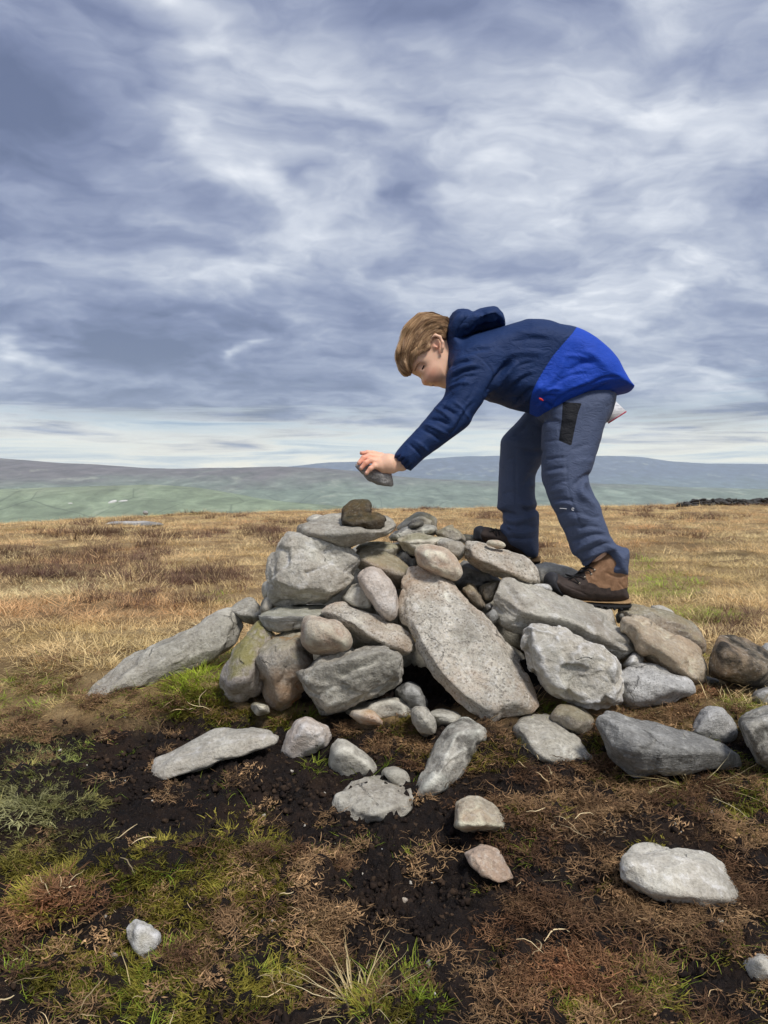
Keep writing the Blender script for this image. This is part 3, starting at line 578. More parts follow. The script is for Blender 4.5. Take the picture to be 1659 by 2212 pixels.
# --- outliers on the right
rock('loose_stone', 'dark angular boulder with a pinkish top and white lichen spots', 'T4', [(978,920),(995,760),(1080,560),(1118,533,-.04),(1285,543,-.1),(1452,610,-.12),(1570,700,-.08),(1690,800),(1700,960),(1600,1060),(1400,1080),(1200,1040),(1020,960)], 2.17, 'black', [(1020,700,.03),(1170,725,.09),(1560,880,.10),(1100,950,.07),(1500,1030,.06)], p=36, lod=5)
rock('loose_stone', 'small flat stone under the edge of the dark angular boulder', 'T4', [(876,1005),(930,952),(1050,985),(1075,1020),(960,1030)], 'g', 'gran2', lod=3, tf=.03)
rock('loose_stone', 'grey stone half out of view behind the dark angular boulder', 'T4', [(1515,660),(1580,608),(1680,630),(1700,760),(1560,760)], 2.5, 'gran2', lod=3)
rock('loose_stone', 'rounded grey stone in the grass below the dark angular boulder', 'T4', [(1412,1155),(1450,1093),(1580,1062),(1720,1080),(1740,1230),(1540,1255),(1430,1215)], 'g', 'gran2', p=16)
rock('loose_stone', 'triangular black-and-white speckled granite stone in the turf', 'T4', [(780,1555),(900,1400),(905,1290),(980,1262),(1112,1288),(1202,1400),(1275,1490),(1280,1592),(1220,1625),(1100,1645),(880,1610)], 'g', 'gran2', tf=.08, p=18, lod=5)
rock('loose_stone', 'large black boulder patched with white lichen at the turf edge', 'T4', [(1278,1430),(1360,1358,-.03),(1580,1268,-.08),(1800,1230,-.1),(1850,1600),(1800,1900),(1580,1905),(1500,1855),(1430,1745),(1400,1640),(1330,1560),(1288,1480)], 'g', 'dlich', tf=.13, tb=.12, p=20, lod=5)
rock('loose_stone', 'long dark wedge-shaped block with a streaky layered face', 'C7', [(508,1000),(550,968,-.04),(620,973,-.06),(700,1008,-.08),(840,1066,-.10),(1000,1098,-.10),(1200,1148,-.08),(1350,1198,-.04),(1434,1250),(1464,1310),(1440,1345),(1250,1350),(1050,1360),(880,1388),(770,1396),(715,1330),(630,1290),(570,1260),(520,1150)], 'g', 'darkg', [(530,1010,.02),(620,1060,.05),(740,1185,.10),(785,1250,.11),(1300,1235,.06),(790,1370,.08),(600,1210,.07),(1200,1330,.05)], p=34, lod=6)
rock('loose_stone', 'broad flat pale stone bedded in the peat in front of the granite slab', 'C7', [(-70,1080,-.06),(0,1008,-.10),(60,988,-.12),(180,985,-.13),(260,1060,-.08),(330,1118,-.05),(402,1190),(474,1280,.02),(430,1320,.04),(280,1335,.05),(150,1325,.05),(40,1262,.03),(-5,1200,0)], 'g', 'grey', [(0,1080,.02),(120,1080,0),(250,1150,.03),(400,1270,.06),(150,1280,.08),(60,1180,.05)], tb=.10, p=28, lod=5)
rock('loose_stone', 'small plain block leaning on the broad flat pale stone', 'C7', [(193,1015),(260,918,-.03),(350,923,-.04),(422,960,-.03),(484,1030),(474,1085),(440,1126),(380,1130),(270,1085)], 1.92, 'brown', [(230,1000,.03),(330,985,.05),(440,1040,.04),(380,1100,.05)], p=34)
# --- foot of the cairn and the peat in front
rock('cairn_stone', 'low stone lying in the hollow below the layered grey block', 'C5', [(990,1500),(1060,1440),(1250,1388),(1332,1398),(1434,1450),(1446,1545),(1330,1575),(1230,1568),(1100,1540)], 2.0, 'grey', p=26)
rock('cairn_stone', 'dark rounded stone at the mouth of the hollow beside the granite slab', 'C5', [(1320,1340),(1410,1283),(1482,1320),(1534,1410),(1540,1490),(1430,1480),(1340,1410)], 2.04, 'darkg', p=26)
rock('cairn_stone', 'upright pale stone with a brown stained corner at the foot of the cairn', 'C5', [(1428,1475),(1460,1452),(1532,1458),(1592,1530),(1598,1620),(1560,1665),(1480,1645),(1438,1560)], 1.90, 'grey', p=20)
rock('cairn_stone', 'small stone with a rust-red end behind the tan turf hump', 'C5', [(1012,1515),(1060,1478),(1180,1468),(1232,1540),(1245,1590),(1100,1570)], 1.94, 'rust', lod=3)
rock('cairn_stone', 'small stone beneath the lower end of the granite slab', 'C6', [(200,1475),(300,1465),(430,1515),(400,1580),(250,1592),(225,1545)], 1.97, 'grey', lod=3)
rock('cairn_stone', 'little greenish stone between yellow-lichened boulder and rust-stained block', 'T3', [(396,945),(430,916),(515,938),(540,1005),(440,1020)], 1.98, 'mossy', lod=3)
rock('loose_stone', 'white heart-shaped stone with a smear of peat on its side', 'CL', [(27,332),(68,230),(108,160),(160,140),(212,158),(272,190),(295,240),(272,292),(190,334),(100,366)], 'g', 'white', tf=.07, p=16, lod=5)
rock('loose_stone', 'long pale slab lying on the black peat bank', 'C8', [(826,1000,.03),(850,948),(940,898),(1080,826,-.02),(1160,786,-.03),(1260,780,-.03),(1330,796,-.03),(1462,796,-.03),(1494,830),(1462,874,.02),(1370,904,.03),(1280,908,.03),(1230,942,.04),(1120,984,.04),(1020,1014,.05),(900,1046,.06),(838,1034,.05)], 'g', 'pale', [(870,990,.06),(1100,900,.05),(1300,840,.04),(1440,830,.02)], tb=.06, p=22, lod=5, lean=(0,.5))
rock('loose_stone', 'tan-grey lump between white stone and turf hump', 'CL', [(283,380),(298,310),(350,258),(402,288),(452,338),(532,390),(544,422),(510,450),(440,458),(360,468),(298,436)], 'g', 'grey', tf=.07, p=24)
rock('loose_stone', 'rounded flat pale stone sunk in the bare peat', 'CL', [(296,632),(328,560),(390,538,-.04),(440,478,-.07),(560,452,-.1),(650,470,-.09),(715,500,-.06),(734,570),(724,645,.03),(640,694,.05),(560,702,.05),(450,706,.05),(378,674,.03)], 'g', 'grey', [(370,620,.03),(480,540,.0),(620,540,.0),(680,610,.04),(520,660,.07)], tb=.07, p=20, lod=5)
rock('loose_stone', 'small stone touching the back of the rounded flat pale stone', 'CL', [(568,440),(592,414),(650,406),(712,438),(724,500),(690,530),(610,490)], 'g', 'grey', lod=3, tf=.04)
rock('loose_stone', 'long crooked stone blotched with dark lichen between two turf humps', 'CL', [(738,552,.08),(770,488,.06),(820,420,.03),(850,328),(880,258,-.02),(920,198,-.06),(990,146,-.1),(1062,166,-.1),(1114,200,-.08),(1134,252,-.05),(1050,300),(1005,370,.02),(975,430,.05),(962,484,.07),(900,520,.09),(850,530,.09),(790,562,.09)], 'g', 'dlich', [(960,220,.02),(920,320,.06),(890,440,.10),(820,500,.11),(1080,220,0)], p=20, lod=5)
rock('loose_stone', 'yellowish wedge-shaped stone lying loose on the peat', 'CL', [(962,732),(978,660),(972,600),(1040,566),(1092,566),(1162,608),(1212,670),(1246,720),(1238,758),(1130,758),(1000,750)], 'g', 'tan', [(1000,610,.02),(1090,600,.03),(985,715,.06),(1100,715,.07),(1220,725,.04)], p=36, lod=5)
rock('loose_stone', 'thin splinter of stone behind the yellowish wedge-shaped stone', 'CL', [(1205,668),(1260,672),(1325,700),(1312,718),(1235,716)], 'g', 'pink', lod=3, tf=.02, tb=.03)
rock('loose_stone', 'pinkish broken stone mostly covered by peat crumbs', 'CL', [(1018,872),(1060,848),(1120,828),(1190,848),(1215,890),(1230,950),(1275,1002),(1200,1024),(1110,994),(1050,944)], 'g', 'pink', tf=.015, tb=.05, p=24, lod=5, lean=(0, .8))
rock('loose_stone', 'large pale flat stone lying alone on the root-matted peat', 'BR', [(1026,300),(1038,240,-.03),(1090,198,-.06),(1132,192,-.07),(1232,236,-.06),(1402,246,-.06),(1444,290,-.04),(1512,370,-.01),(1540,422),(1502,460,.02),(1380,462,.03),(1240,450,.03),(1165,438,.03),(1096,396,.03),(1038,352,.02)], 'g', 'pale', [(1065,270,.02),(1150,395,.06),(1260,420,.07),(1490,430,.05),(1400,290,0),(1150,250,0)], tb=.07, p=26, lod=5)
rock('loose_stone', 'pale stone at the edge of the root-matted peat, half out of view', 'BR', [(1542,715),(1610,668),(1665,676),(1730,720),(1730,795),(1590,788)], 'g', 'pale', p=18)
rock('loose_stone', 'white-crusted stone poking out of the moss', 'BL', [(548,562),(580,522),(622,556),(694,572),(696,602),(648,650),(640,694),(598,694),(584,630)], 'g', 'pale', tf=.035, tb=.05, rough=1.2)
# loose pebbles on the peat
for (a, b, s, mt, lb) in [(820, 1838, 9, 'white', 'white pebble on the bare peat, between moss and flat stone'), (870, 1946, 12, 'rust', 'rust-red stone chip on the bare peat'), (246, 2064, 9, 'white', 'round white pebble beside the white-crusted stone'),
                          (1462, 1783, 11, 'rust', 'rusty pebble beside the black boulder'), (590, 1990, 6, 'white', 'tiny white pebble among moss and straw'), (397, 1790, 8, 'white', 'white pebble on the peat below the long pale slab'), (1345, 1510, 9, 'white', 'pale pebble in turf by the blue-grey granite'),
                          (1555, 1990, 8, 'pink', 'pink pebble below the large pale flat stone'), (880, 2070, 8, 'grey', 'grey pebble near the rust-red chip')]:
    q = [(a + s * math.cos(i), b + s * .7 * math.sin(i)) for i in np.linspace(0, 5.4, 7)]
    FR['D'] = (0, 0, 1); rock('pebble', lb, 'D', q, 'g', mt, tf=.008, tb=.01, lod=2, cat='pebble', cuts=2)
# the heart of the pile, seen only as shadow between the stones
for (a, b, yy, rx, ry) in [(760, 1320, 2.50, 120, 90), (930, 1300, 2.54, 110, 80), (1120, 1340, 2.52, 130, 70), (860, 1460, 2.42, 120, 70), (1300, 1430, 2.44, 110, 60), (700, 1430, 2.36, 90, 50), (1040, 1450, 2.42, 110, 70), (840, 1215, 2.52, 110, 45), (1180, 1275, 2.56, 110, 45)]:
    q = [(a + rx * math.cos(i) * random.Random(a + i).uniform(.8, 1.05), b + ry * math.sin(i)) for i in np.linspace(0, 5.6, 9)]
    rock('cairn_stone', 'shadowed stone in the dark heart of the cairn, glimpsed through the gaps', 'D', q, yy, 'grey', tf=.08, tb=.14, lod=3, group='stones in the heart of the cairn')
# ------------------------------------------------------------------ sculpting with distance fields
def surface_nets(Fv, org, h):
    S = Fv < 0; nx, ny, nz = Fv.shape
    cnt = np.zeros((nx - 1, ny - 1, nz - 1), np.int8); cor = [(a, b, c) for a in (0, 1) for b in (0, 1) for c in (0, 1)]
    for a, b, c in cor: cnt += S[a:nx - 1 + a, b:ny - 1 + b, c:nz - 1 + c]
    act = (cnt > 0) & (cnt < 8); idx = np.full(act.shape, -1, np.int64); ii = np.argwhere(act); idx[act] = np.arange(len(ii))
    acc = np.zeros((len(ii), 3)); n = np.zeros(len(ii))
    for a in cor:
        for ax in range(3):
            if a[ax]: continue
            b = list(a); b[ax] = 1
            fa = Fv[ii[:, 0] + a[0], ii[:, 1] + a[1], ii[:, 2] + a[2]]; fb = Fv[ii[:, 0] + b[0], ii[:, 1] + b[1], ii[:, 2] + b[2]]
            m = (fa < 0) != (fb < 0); t = np.where(m, fa / np.where(m, fa - fb, 1), 0)
            pt = np.tile(np.array(a, float), (len(ii), 1)); pt[:, ax] += t
            acc[m] += pt[m]; n[m] += 1
    V = org + (ii + acc / n[:, None]) * h
    Fs = []
    for ax in range(3):
        o1, o2 = (ax + 1) % 3, (ax + 2) % 3
        sl0 = [slice(None)] * 3; sl1 = [slice(None)] * 3; sl0[ax] = slice(0, -1); sl1[ax] = slice(1, None)
        d = S[tuple(sl0)] != S[tuple(sl1)]; e = np.argwhere(d)
        e = e[(e[:, o1] > 0) & (e[:, o2] > 0) & (e[:, o1] < Fv.shape[o1] - 1) & (e[:, o2] < Fv.shape[o2] - 1)]
        q = []
        for u, v in ((-1, -1), (0, -1), (0, 0), (-1, 0)):
            c = e.copy(); c[:, o1] += u; c[:, o2] += v; q.append(idx[c[:, 0], c[:, 1], c[:, 2]])
        q = np.stack(q, 1); fl = ~S[e[:, 0], e[:, 1], e[:, 2]]; q[fl] = q[fl][:, ::-1]; Fs.append(q)
    return V, np.concatenate(Fs)
def smin(a, b, k): 
    h = np.clip(.5 + .5 * (b - a) / k, 0, 1); return b + (a - b) * h - k * h * (1 - h)
class Field:
    def __init__(s, lo, hi, h):
        s.lo = np.array(lo, float); s.h = h; n = np.ceil((np.array(hi) - s.lo) / h).astype(int) + 1
        s.x = (s.lo[0] + h * np.arange(n[0]))[:, None, None].astype(np.float32); s.y = (s.lo[1] + h * np.arange(n[1]))[None, :, None].astype(np.float32)
        s.z = (s.lo[2] + h * np.arange(n[2]))[None, None, :].astype(np.float32); s.f = np.full(n, 9.0, np.float32)
    def union(s, d, k=0.0): s.f = np.minimum(s.f, d) if k <= 0 else smin(s.f, d, k)
    def cut(s, d, k=.004): s.f = -smin(-s.f, d, k)
    def pillow(s, poly, y0, Wd, Rr, y0f=None):
        """body with a given side-view outline: poly is (x, z) in metres, half-thickness Wd, rounding Rr"""
        X, Z = np.meshgrid(s.x.ravel(), s.z.ravel(), indexing='ij'); d2 = poly_sd(poly, X, Z)       # >0 inside
        q = np.maximum(0, 1 - d2 / Rr)[:, None, :]; yy = y0 if y0f is None else y0f(X, Z)[:, None, :]
        return ((np.sqrt(q * q + ((s.y - yy) / Wd) ** 2) - 1) * min(Wd, Rr)).astype(np.float32)
    def cone(s, a, b, ra, rb, sy=1.0):
        a = np.asarray(a, float); b = np.asarray(b, float); d = b - a; dd = (d * d).sum()
        px, py, pz = s.x - a[0], s.y - a[1], s.z - a[2]
        t = np.clip((px * d[0] + py * d[1] + pz * d[2]) / dd, 0, 1)
        return (np.sqrt((px - t * d[0]) ** 2 + ((py - t * d[1]) / sy) ** 2 + (pz - t * d[2]) ** 2) - (ra + (rb - ra) * t)).astype(np.float32)
    def chain(s, pts, rad, sy=1.0, k=.004):
        r = None
        for i in range(len(pts) - 1):
            c = s.cone(pts[i], pts[i + 1], rad[i], rad[i + 1], sy); r = c if r is None else smin(r, c, k)
        return r
    def ell(s, c, r, ang=0.0):
        px, py, pz = s.x - c[0], s.y - c[1], s.z - c[2]; ca, sa = math.cos(ang), math.sin(ang)
        u = px * ca + pz * sa; v = -px * sa + pz * ca
        return ((np.sqrt((u / r[0]) ** 2 + (py / r[1]) ** 2 + (v / r[2]) ** 2) - 1) * min(r)).astype(np.float32)
    def mesh(s, it=2):
        V, F = surface_nets(s.f, s.lo, s.h); key = (len(V), F.shape[1], len(F)); _nb.pop(key, None)
        V = relax(V, F, it, .5); _nb.pop(key, None); return V, F
def poly_sd(poly, X, Z):
    poly = np.asarray(poly, float); d = np.full(X.shape, 1e9); ins = np.zeros(X.shape, bool); n = len(poly)
    for i in range(n):
        a, b = poly[i], poly[(i + 1) % n]; e = b - a; wx, wz = X - a[0], Z - a[1]
        t = np.clip((wx * e[0] + wz * e[1]) / (e @ e + 1e-12), 0, 1)
        d = np.minimum(d, (wx - e[0] * t) ** 2 + (wz - e[1] * t) ** 2)
        c1 = (a[1] > Z) != (b[1] > Z); ins ^= c1 & (X < (b[0] - a[0]) * (Z - a[1]) / (b[1] - a[1] + 1e-12) + a[0])
    return np.where(ins, np.sqrt(d), -np.sqrt(d))
def spline(pts, n):
    """closed Catmull-Rom through traced points"""
    p = np.asarray(pts, float); m = len(p); out = []
    for i in range(m):
        a, b, c, d = p[i - 1], p[i], p[(i + 1) % m], p[(i + 2) % m]
        for t in np.linspace(0, 1, n, endpoint=False):
            out.append(.5 * ((2 * b) + (c - a) * t + (2 * a - 5 * b + 4 * c - d) * t * t + (3 * b - a - 3 * c + d) * t ** 3))
    return np.array(out)
def open_spline(pts, n):
    p = np.asarray(pts, float); p = np.concatenate([[2 * p[0] - p[1]], p, [2 * p[-1] - p[-2]]]); out = []
    for i in range(1, len(p) - 2):
        a, b, c, d = p[i - 1], p[i], p[i + 1], p[i + 2]
        for t in np.linspace(0, 1, n, endpoint=False):
            out.append(.5 * ((2 * b) + (c - a) * t + (2 * a - 5 * b + 4 * c - d) * t * t + (3 * b - a - 3 * c + d) * t ** 3))
    out.append(p[-2]); return np.array(out)
BF = dict(B=(730, 630.4, .42), L=(995.4, 829.5, .26), HD=(822.9, 650.3, .184), H=(730, 948.9, .16))
def px2(fr, pts):
    ox, oy, k = BF[fr]; a = np.asarray(pts, float); return np.stack([ox + k * a[..., 0], oy + k * a[..., 1]], -1)
def xz(fr, pts, Y, smooth=4):
    a = px2(fr, pts)
    if smooth: a = spline(a, smooth)
    w = at(a[:, 0], a[:, 1], Y); return w[:, [0, 2]]
def w3(fr, p, Y): q = px2(fr, [p])[0]; return at(q[0], q[1], Y)
def vnormals(V, F):
    a, b, c, d = (V[F[:, i]] for i in range(4)); n = np.cross(c - a, d - b); N = np.zeros_like(V)
    for i in range(4):
        for k in range(3): N[:, k] += np.bincount(F[:, i], n[:, k], len(V))
    return N / (np.linalg.norm(N, axis=1)[:, None] + 1e-12)
def folds(V, F, fr, lines, Yside=None, nz=None):
    """press creases and ridges into cloth: (points, height m, width in frame px)"""
    N = vnormals(V, F); X, Y = proj(V); d = np.zeros(len(V))
    for pts, amp, wid in lines:
        c = open_spline(px2(fr, pts), 6); best = np.full(len(V), 1e9); tt = np.zeros(len(V))
        for i in range(len(c) - 1):
            a, e = c[i], c[i + 1] - c[i]; t = np.clip(((X - a[0]) * e[0] + (Y - a[1]) * e[1]) / (e @ e + 1e-9), 0, 1)
            dd = (X - a[0] - e[0] * t) ** 2 + (Y - a[1] - e[1] * t) ** 2; m = dd < best; best[m] = dd[m]; tt[m] = (i + t[m]) / (len(c) - 1)
        d += amp * np.exp(-best / wid ** 2) * np.clip(np.sin(np.pi * np.clip(tt, .04, .96)) * 1.6, 0, 1)
    if nz is not None:
        d += nz[0] * fbm(V * nz[1], 3)
    return V + N * d[:, None]

# ------------------------------------------------------------------ materials of the boy
def cloth_mat(name, c1, c2=None, attrn=None, rough=.68, weave=1400, sheen=.0, wrinkle=.55):
    m, t, b = new_mat(name); g = t.add('ShaderNodeTexCoord').outputs['Object']
    n = t.noise(g, 16, 5, .6); nf = t.noise(g, weave, 2, .6)
    def tone(c): return t.ramp(t.math('ADD', t.math('MULTIPLY', n, .7), t.math('MULTIPLY', nf, .3)), [(.25, tuple(v * .86 for v in c)), (.5, c), (.75, tuple(min(1, v * 1.14) for v in c))])
    col = tone(c1)
    if c2:
        a = t.add('ShaderNodeAttribute', attribute_name=attrn).outputs['Fac']
        col = t.mix(t.maprange(a, -.0006, .0006), col, tone(c2))
    t.set(b, 'Base Color', col); b.inputs['Roughness'].default_value = rough; b.inputs['Specular IOR Level'].default_value = .25
    b.inputs['Sheen Weight'].default_value = sheen; b.inputs['Sheen Roughness'].default_value = .5
    wr = t.noise(t.add('ShaderNodeMapping', inp={0: g, 'Rotation': (.2, .7, .3), 'Scale': (1.0, 1.0, 1.9)}).outputs[0], 30, 4, .5, .9); rd = t.math('ABSOLUTE', t.math('SUBTRACT', wr, .5))
    wr2 = t.noise(g, 85, 3, .55, .5)
    hh = t.math('ADD', t.math('ADD', t.math('MULTIPLY', rd, -1.6), t.math('MULTIPLY', wr2, .25)), t.math('MULTIPLY', nf, .06))
    bp = t.add('ShaderNodeBump', inp={'Strength': wrinkle, 'Distance': .006, 'Height': hh}); t.set(b, 'Normal', bp)
    return m
def plain_mat(name, c, rough=.6, var=.25, scale=40, spec=.3, bump=.2, metal=0.0):
    m, t, b = new_mat(name); g = t.add('ShaderNodeTexCoord').outputs['Object']; n = t.noise(g, scale, 5, .6)
    t.set(b, 'Base Color', t.ramp(n, [(.25, tuple(v * (1 - var) for v in c)), (.5, c), (.75, tuple(min(1, v * (1 + var)) for v in c))]))
    b.inputs['Roughness'].default_value = rough; b.inputs['Specular IOR Level'].default_value = spec; b.inputs['Metallic'].default_value = metal
    if bump: t.set(b, 'Normal', t.add('ShaderNodeBump', inp={'Strength': bump, 'Distance': .002, 'Height': t.noise(g, scale * 4, 4, .6)}))
    return m
NAVY, ROYAL = (.010, .030, .105), (.010, .060, .44)
M_jack = cloth_mat('softshell_navy_and_royal', NAVY, ROYAL, 'panel')
M_navy = cloth_mat('softshell_navy', NAVY)
M_trou = cloth_mat('trouser_cloth_slate', (.066, .086, .150), (.006, .007, .011), 'patch', sheen=.0)
M_skin, _t, _b = new_mat('skin')
_g = _t.add('ShaderNodeTexCoord').outputs['Object']; _bl = _t.add('ShaderNodeAttribute', attribute_name='blush').outputs['Fac']
_sk = _t.ramp(_t.noise(_g, 45, 4, .6), [(.3, (.82, .50, .345)), (.7, (.88, .56, .40))])
_t.set(_b, 'Base Color', _t.mix(_bl, _sk, (.80, .27, .17))); _b.inputs['Roughness'].default_value = .5; _b.inputs['Specular IOR Level'].default_value = .35
_b.inputs['Subsurface Weight'].default_value = .15; _b.inputs['Subsurface Radius'].default_value = (.010, .004, .002); _b.inputs['Subsurface Scale'].default_value = .6
M_hair, _t, _b = new_mat('hair_light_brown')
_h = _t.add('ShaderNodeAttribute', attribute_name='tone').outputs['Fac']
_t.set(_b, 'Base Color', _t.ramp(_h, [(0, (.13, .07, .04)), (.4, (.34, .20, .108)), (.75, (.60, .39, .215)), (1, (.82, .60, .37))])); _b.inputs['Roughness'].default_value = .45; _b.inputs['Specular IOR Level'].default_value = .4
M_dark = plain_mat('lash_dark', (.02, .012, .01), .7)
M_brow = plain_mat('brow_brown', (.34, .20, .12), .8)
M_nail = plain_mat('nail', (.70, .40, .31), .35, .1)
M_leather, _t, _b = new_mat('boot_leather')
_u = _t.add('ShaderNodeAttribute', attribute_name='suede').outputs['Fac']; _g = _t.add('ShaderNodeTexCoord').outputs['Object']; _n = _t.noise(_g, 60, 5, .65)
_t.set(_b, 'Base Color', _t.mix(_t.maprange(_t.math('ADD', _u, _t.math('MULTIPLY', _t.math('SUBTRACT', _n, .5), .012)), -.001, .001), _t.ramp(_n, [(.3, (.022, .014, .011)), (.7, (.05, .031, .024))]), _t.ramp(_n, [(.3, (.17, .085, .04)), (.7, (.30, .165, .085))])))
_b.inputs['Roughness'].default_value = .75
_t.set(_b, 'Normal', _t.add('ShaderNodeBump', inp={'Strength': .4, 'Distance': .002, 'Height': _t.noise(_g, 240, 4, .6)}))
M_rub = plain_mat('boot_rubber_grey', (.035, .035, .04), .65)
M_mid = plain_mat('boot_midsole_tan', (.34, .215, .105), .7)
M_out = plain_mat('boot_outsole_black', (.012, .012, .013), .8)
M_lace = plain_mat('lace_black', (.015, .014, .014), .8)
M_met = plain_mat('eyelet_metal', (.35, .30, .24), .4, .1, metal=.8)
M_red = plain_mat('red_zip_pull', (.65, .03, .02), .5)
M_wht = plain_mat('white_print', (.75, .76, .78), .6, .05)

# ------------------------------------------------------------------ the boy: left side towards the camera, bent over, looking down at the cairn
YM, YN, YF = 2.43, 2.33, 2.60          # depth of the spine, of the near leg and of the far leg
ROOT = np.array([w3('L', (1200, 1850), YN)[0], 2.42, w3('L', (1200, 1850), YN)[2]])
person = None
def part(name, V, F, mat, parent, attrs=None, smooth=True, label=None):
    me = mesh_np(name, V - ROOT, F, smooth)
    for k, v in (attrs or {}).items(): attr(me, k, v)
    return obj(name, me, mat, parent, label=label)
def tube_np(pts, r, seg=6):
    pts = np.asarray(pts, float); n = len(pts); r = np.broadcast_to(r, n); T = np.gradient(pts, axis=0); T /= np.linalg.norm(T, axis=1)[:, None] + 1e-9
    A = np.cross(T, (0.13, .9, .31)); A /= np.linalg.norm(A, axis=1)[:, None] + 1e-9; B = np.cross(T, A)
    th = np.linspace(0, 2 * np.pi, seg, endpoint=False)
    V = (pts[:, None] + r[:, None, None] * (np.cos(th)[None, :, None] * A[:, None] + np.sin(th)[None, :, None] * B[:, None])).reshape(-1, 3)
    i = np.arange(n - 1)[:, None] * seg; j = np.arange(seg)[None]; k = (j + 1) % seg
    F = np.stack([i + j, i + k, i + seg + k, i + seg + j], -1).reshape(-1, 4); return V, F
def join(parts):
    V, F, o = [], [], 0
    for v, f in parts: V.append(v); F.append(f + o); o += len(v)
    return np.concatenate(V), np.concatenate(F)

# --- body: head, neck, trunk, limbs and both hands
HW = .069                                # half width of the head
FACE = [(300,790),(345,835),(398,866),(440,884),(468,893),(480,918),(488,952),(508,976),(536,974),(556,962),(572,962),(590,976),(604,986),(622,982),(640,988),(655,1000),(682,1004),(712,1014),(748,1026),(785,1020),(820,985),(838,900),(850,800),(830,640),(800,480),(775,320),(700,215),(560,180),(420,225),(310,350),(255,500),(240,660)]
HAIR = [(160,640),(178,560),(222,445),(248,330),(300,265),(380,198),(440,152),(520,150),(600,142),(660,168),(725,192),(795,205),(806,320),(780,480),(725,500),(690,470),(625,448),(560,485),(556,560),(575,595),(530,632),(470,642),(405,690),(372,745),(352,830),(362,862),(330,872),(280,882),(240,852),(202,792),(188,712),(166,690)]
FP = xz('HD', FACE, YM, 3)
def face_y(p):
    q = w3('HD', p, YM); d = float(poly_sd(FP, np.array([[q[0]]]), np.array([[q[2]]]))[0, 0]); k = min(max(1 - d / .052, 0), 1); return HW * math.sqrt(1 - k * k)
def on_face(p, sd, off=0.0): return w3('HD', p, YM) * (1, 0, 1) + (0, YM + sd * (face_y(p) + off), 0)
def head_field(h=.0022):
    P = xz('HD', FACE, YM, 3); lo = P.min(0) - .02; hi = P.max(0) + .02
    f = Field((lo[0], YM - .105, lo[1]), (hi[0], YM + .105, hi[1]), h)
    skull = f.pillow(P, YM, HW, .052); f.union(skull)
    for sd in (-1, 1):
        # eye socket, lid, cheek, wing of the nose, lips, ear
        f.cut(f.ell(on_face((458, 815), sd, .007), (.014, .0105, .012), .6), .008)
        f.union(f.ell(on_face((472, 830), sd, -.0085), (.0110, .0115, .0105), .6), .003)
        f.union(f.ell(on_face((600, 870), sd, -.022), (.030, .026, .026), .7), .02)
        f.union(f.ell(on_face((530, 930), sd, -.006), (.0085, .0078, .0065), .8), .005)
        f.cut(f.ell(on_face((532, 968), sd, .002), (.004, .003, .0026), .8), .002)
        f.union(f.chain([on_face((598, 968), sd, -.004), on_face((612, 952), sd, -.0035)], [.0052, .0035]), .004)
        f.union(f.chain([on_face((642, 974), sd, -.004), on_face((634, 952), sd, -.0035)], [.0052, .0034]), .004)
        e = w3('HD', (628, 552), YM); yy = YM + sd * (HW + .004)
        ring = [w3('HD', p, YM) * (1, 0, 1) + (0, yy + sd * dy, 0) for p, dy in (((562, 520), .002), ((575, 475), .006), ((620, 458), .009), ((670, 480), .011), ((698, 540), .012), ((700, 600), .009), ((690, 645), .003))]
        f.union(f.ell(e * (1, 0, 1) + (0, YM + sd * (HW - .001), 0), (.013, .008, .018), -.35), .004)
        f.union(f.chain(ring, [.0036, .0042, .0044, .0044, .0042, .0044, .005]), .003)
        f.cut(f.ell(w3('HD', (640, 545), YM) * (1, 0, 1) + (0, yy + sd * .006, 0), (.0085, .007, .012), -.35), .004)
        f.union(f.ell(w3('HD', (628, 590), YM) * (1, 0, 1) + (0, yy - sd * .000, 0), (.005, .006, .004)), .004)
        # mouth crease
        m = [on_face(p, sd, .0005) for p in ((616, 986), (620, 966), (626, 948), (634, 930))]
        f.cut(f.chain(m, [.0019, .0021, .0018, .0012]), .002)
    return f
hf = head_field()
f_neck = hf.chain([w3('HD', (700, 700), YM), w3('HD', (880, 640), YM)], [.052, .055]); hf.union(f_neck, .02)
hV, hF = hf.mesh(2)
# hands: the near one closes over a stone, knuckles up, little finger nearest the camera
HY = 2.285
def hand_mesh():
    cen = w3('H', (560, 330), HY); f = Field(cen - (.085, .055, .05), cen + (.085, .06, .05), .0014)
    def p(u, v, dy): return w3('H', (u, v), HY + dy)
    f.union(f.chain([p(860, 335, .005), p(770, 325, .003), p(690, 310, 0)], [.0215, .021, .022], 1.05))
    f.union(f.chain([p(690, 300, .006), p(590, 250, .016)], [.022, .015]), .012); f.union(f.chain([p(690, 330, -.004), p(585, 345, -.010)], [.023, .017]), .012)
    f.union(f.chain([p(720, 370, .0), p(620, 400, -.004)], [.020, .013]), .012)
    fin = [([(575, 222, .022), (470, 188, .024), (400, 180, .022), (318, 188, .018)], [.0105, .0078, .0070, .0056]),
           ([(560, 245, .008), (430, 222, .004), (345, 252, -.004), (282, 322, -.012)], [.0110, .0088, .0080, .0060]),
           ([(560, 305, -.006), (440, 282, -.012), (375, 318, -.018), (312, 392, -.020)], [.0110, .0086, .0078, .0060]),
           ([(575, 368, -.014), (490, 362, -.020), (440, 395, -.024), (384, 460, -.024)], [.0105, .0080, .0072, .0056])]
    for pts, rad in fin: f.union(f.chain([p(*q) for q in pts], rad, 1.0, .003), .0055)
    f.union(f.chain([p(700, 390, .020), p(610, 430, .034), p(520, 440, .040), p(430, 420, .036)], [.014, .011, .0095, .007]), .008)   # thumb, round the far side of the stone
    return f.mesh(2), [[p(*q) for q in pts] for pts, _ in fin]
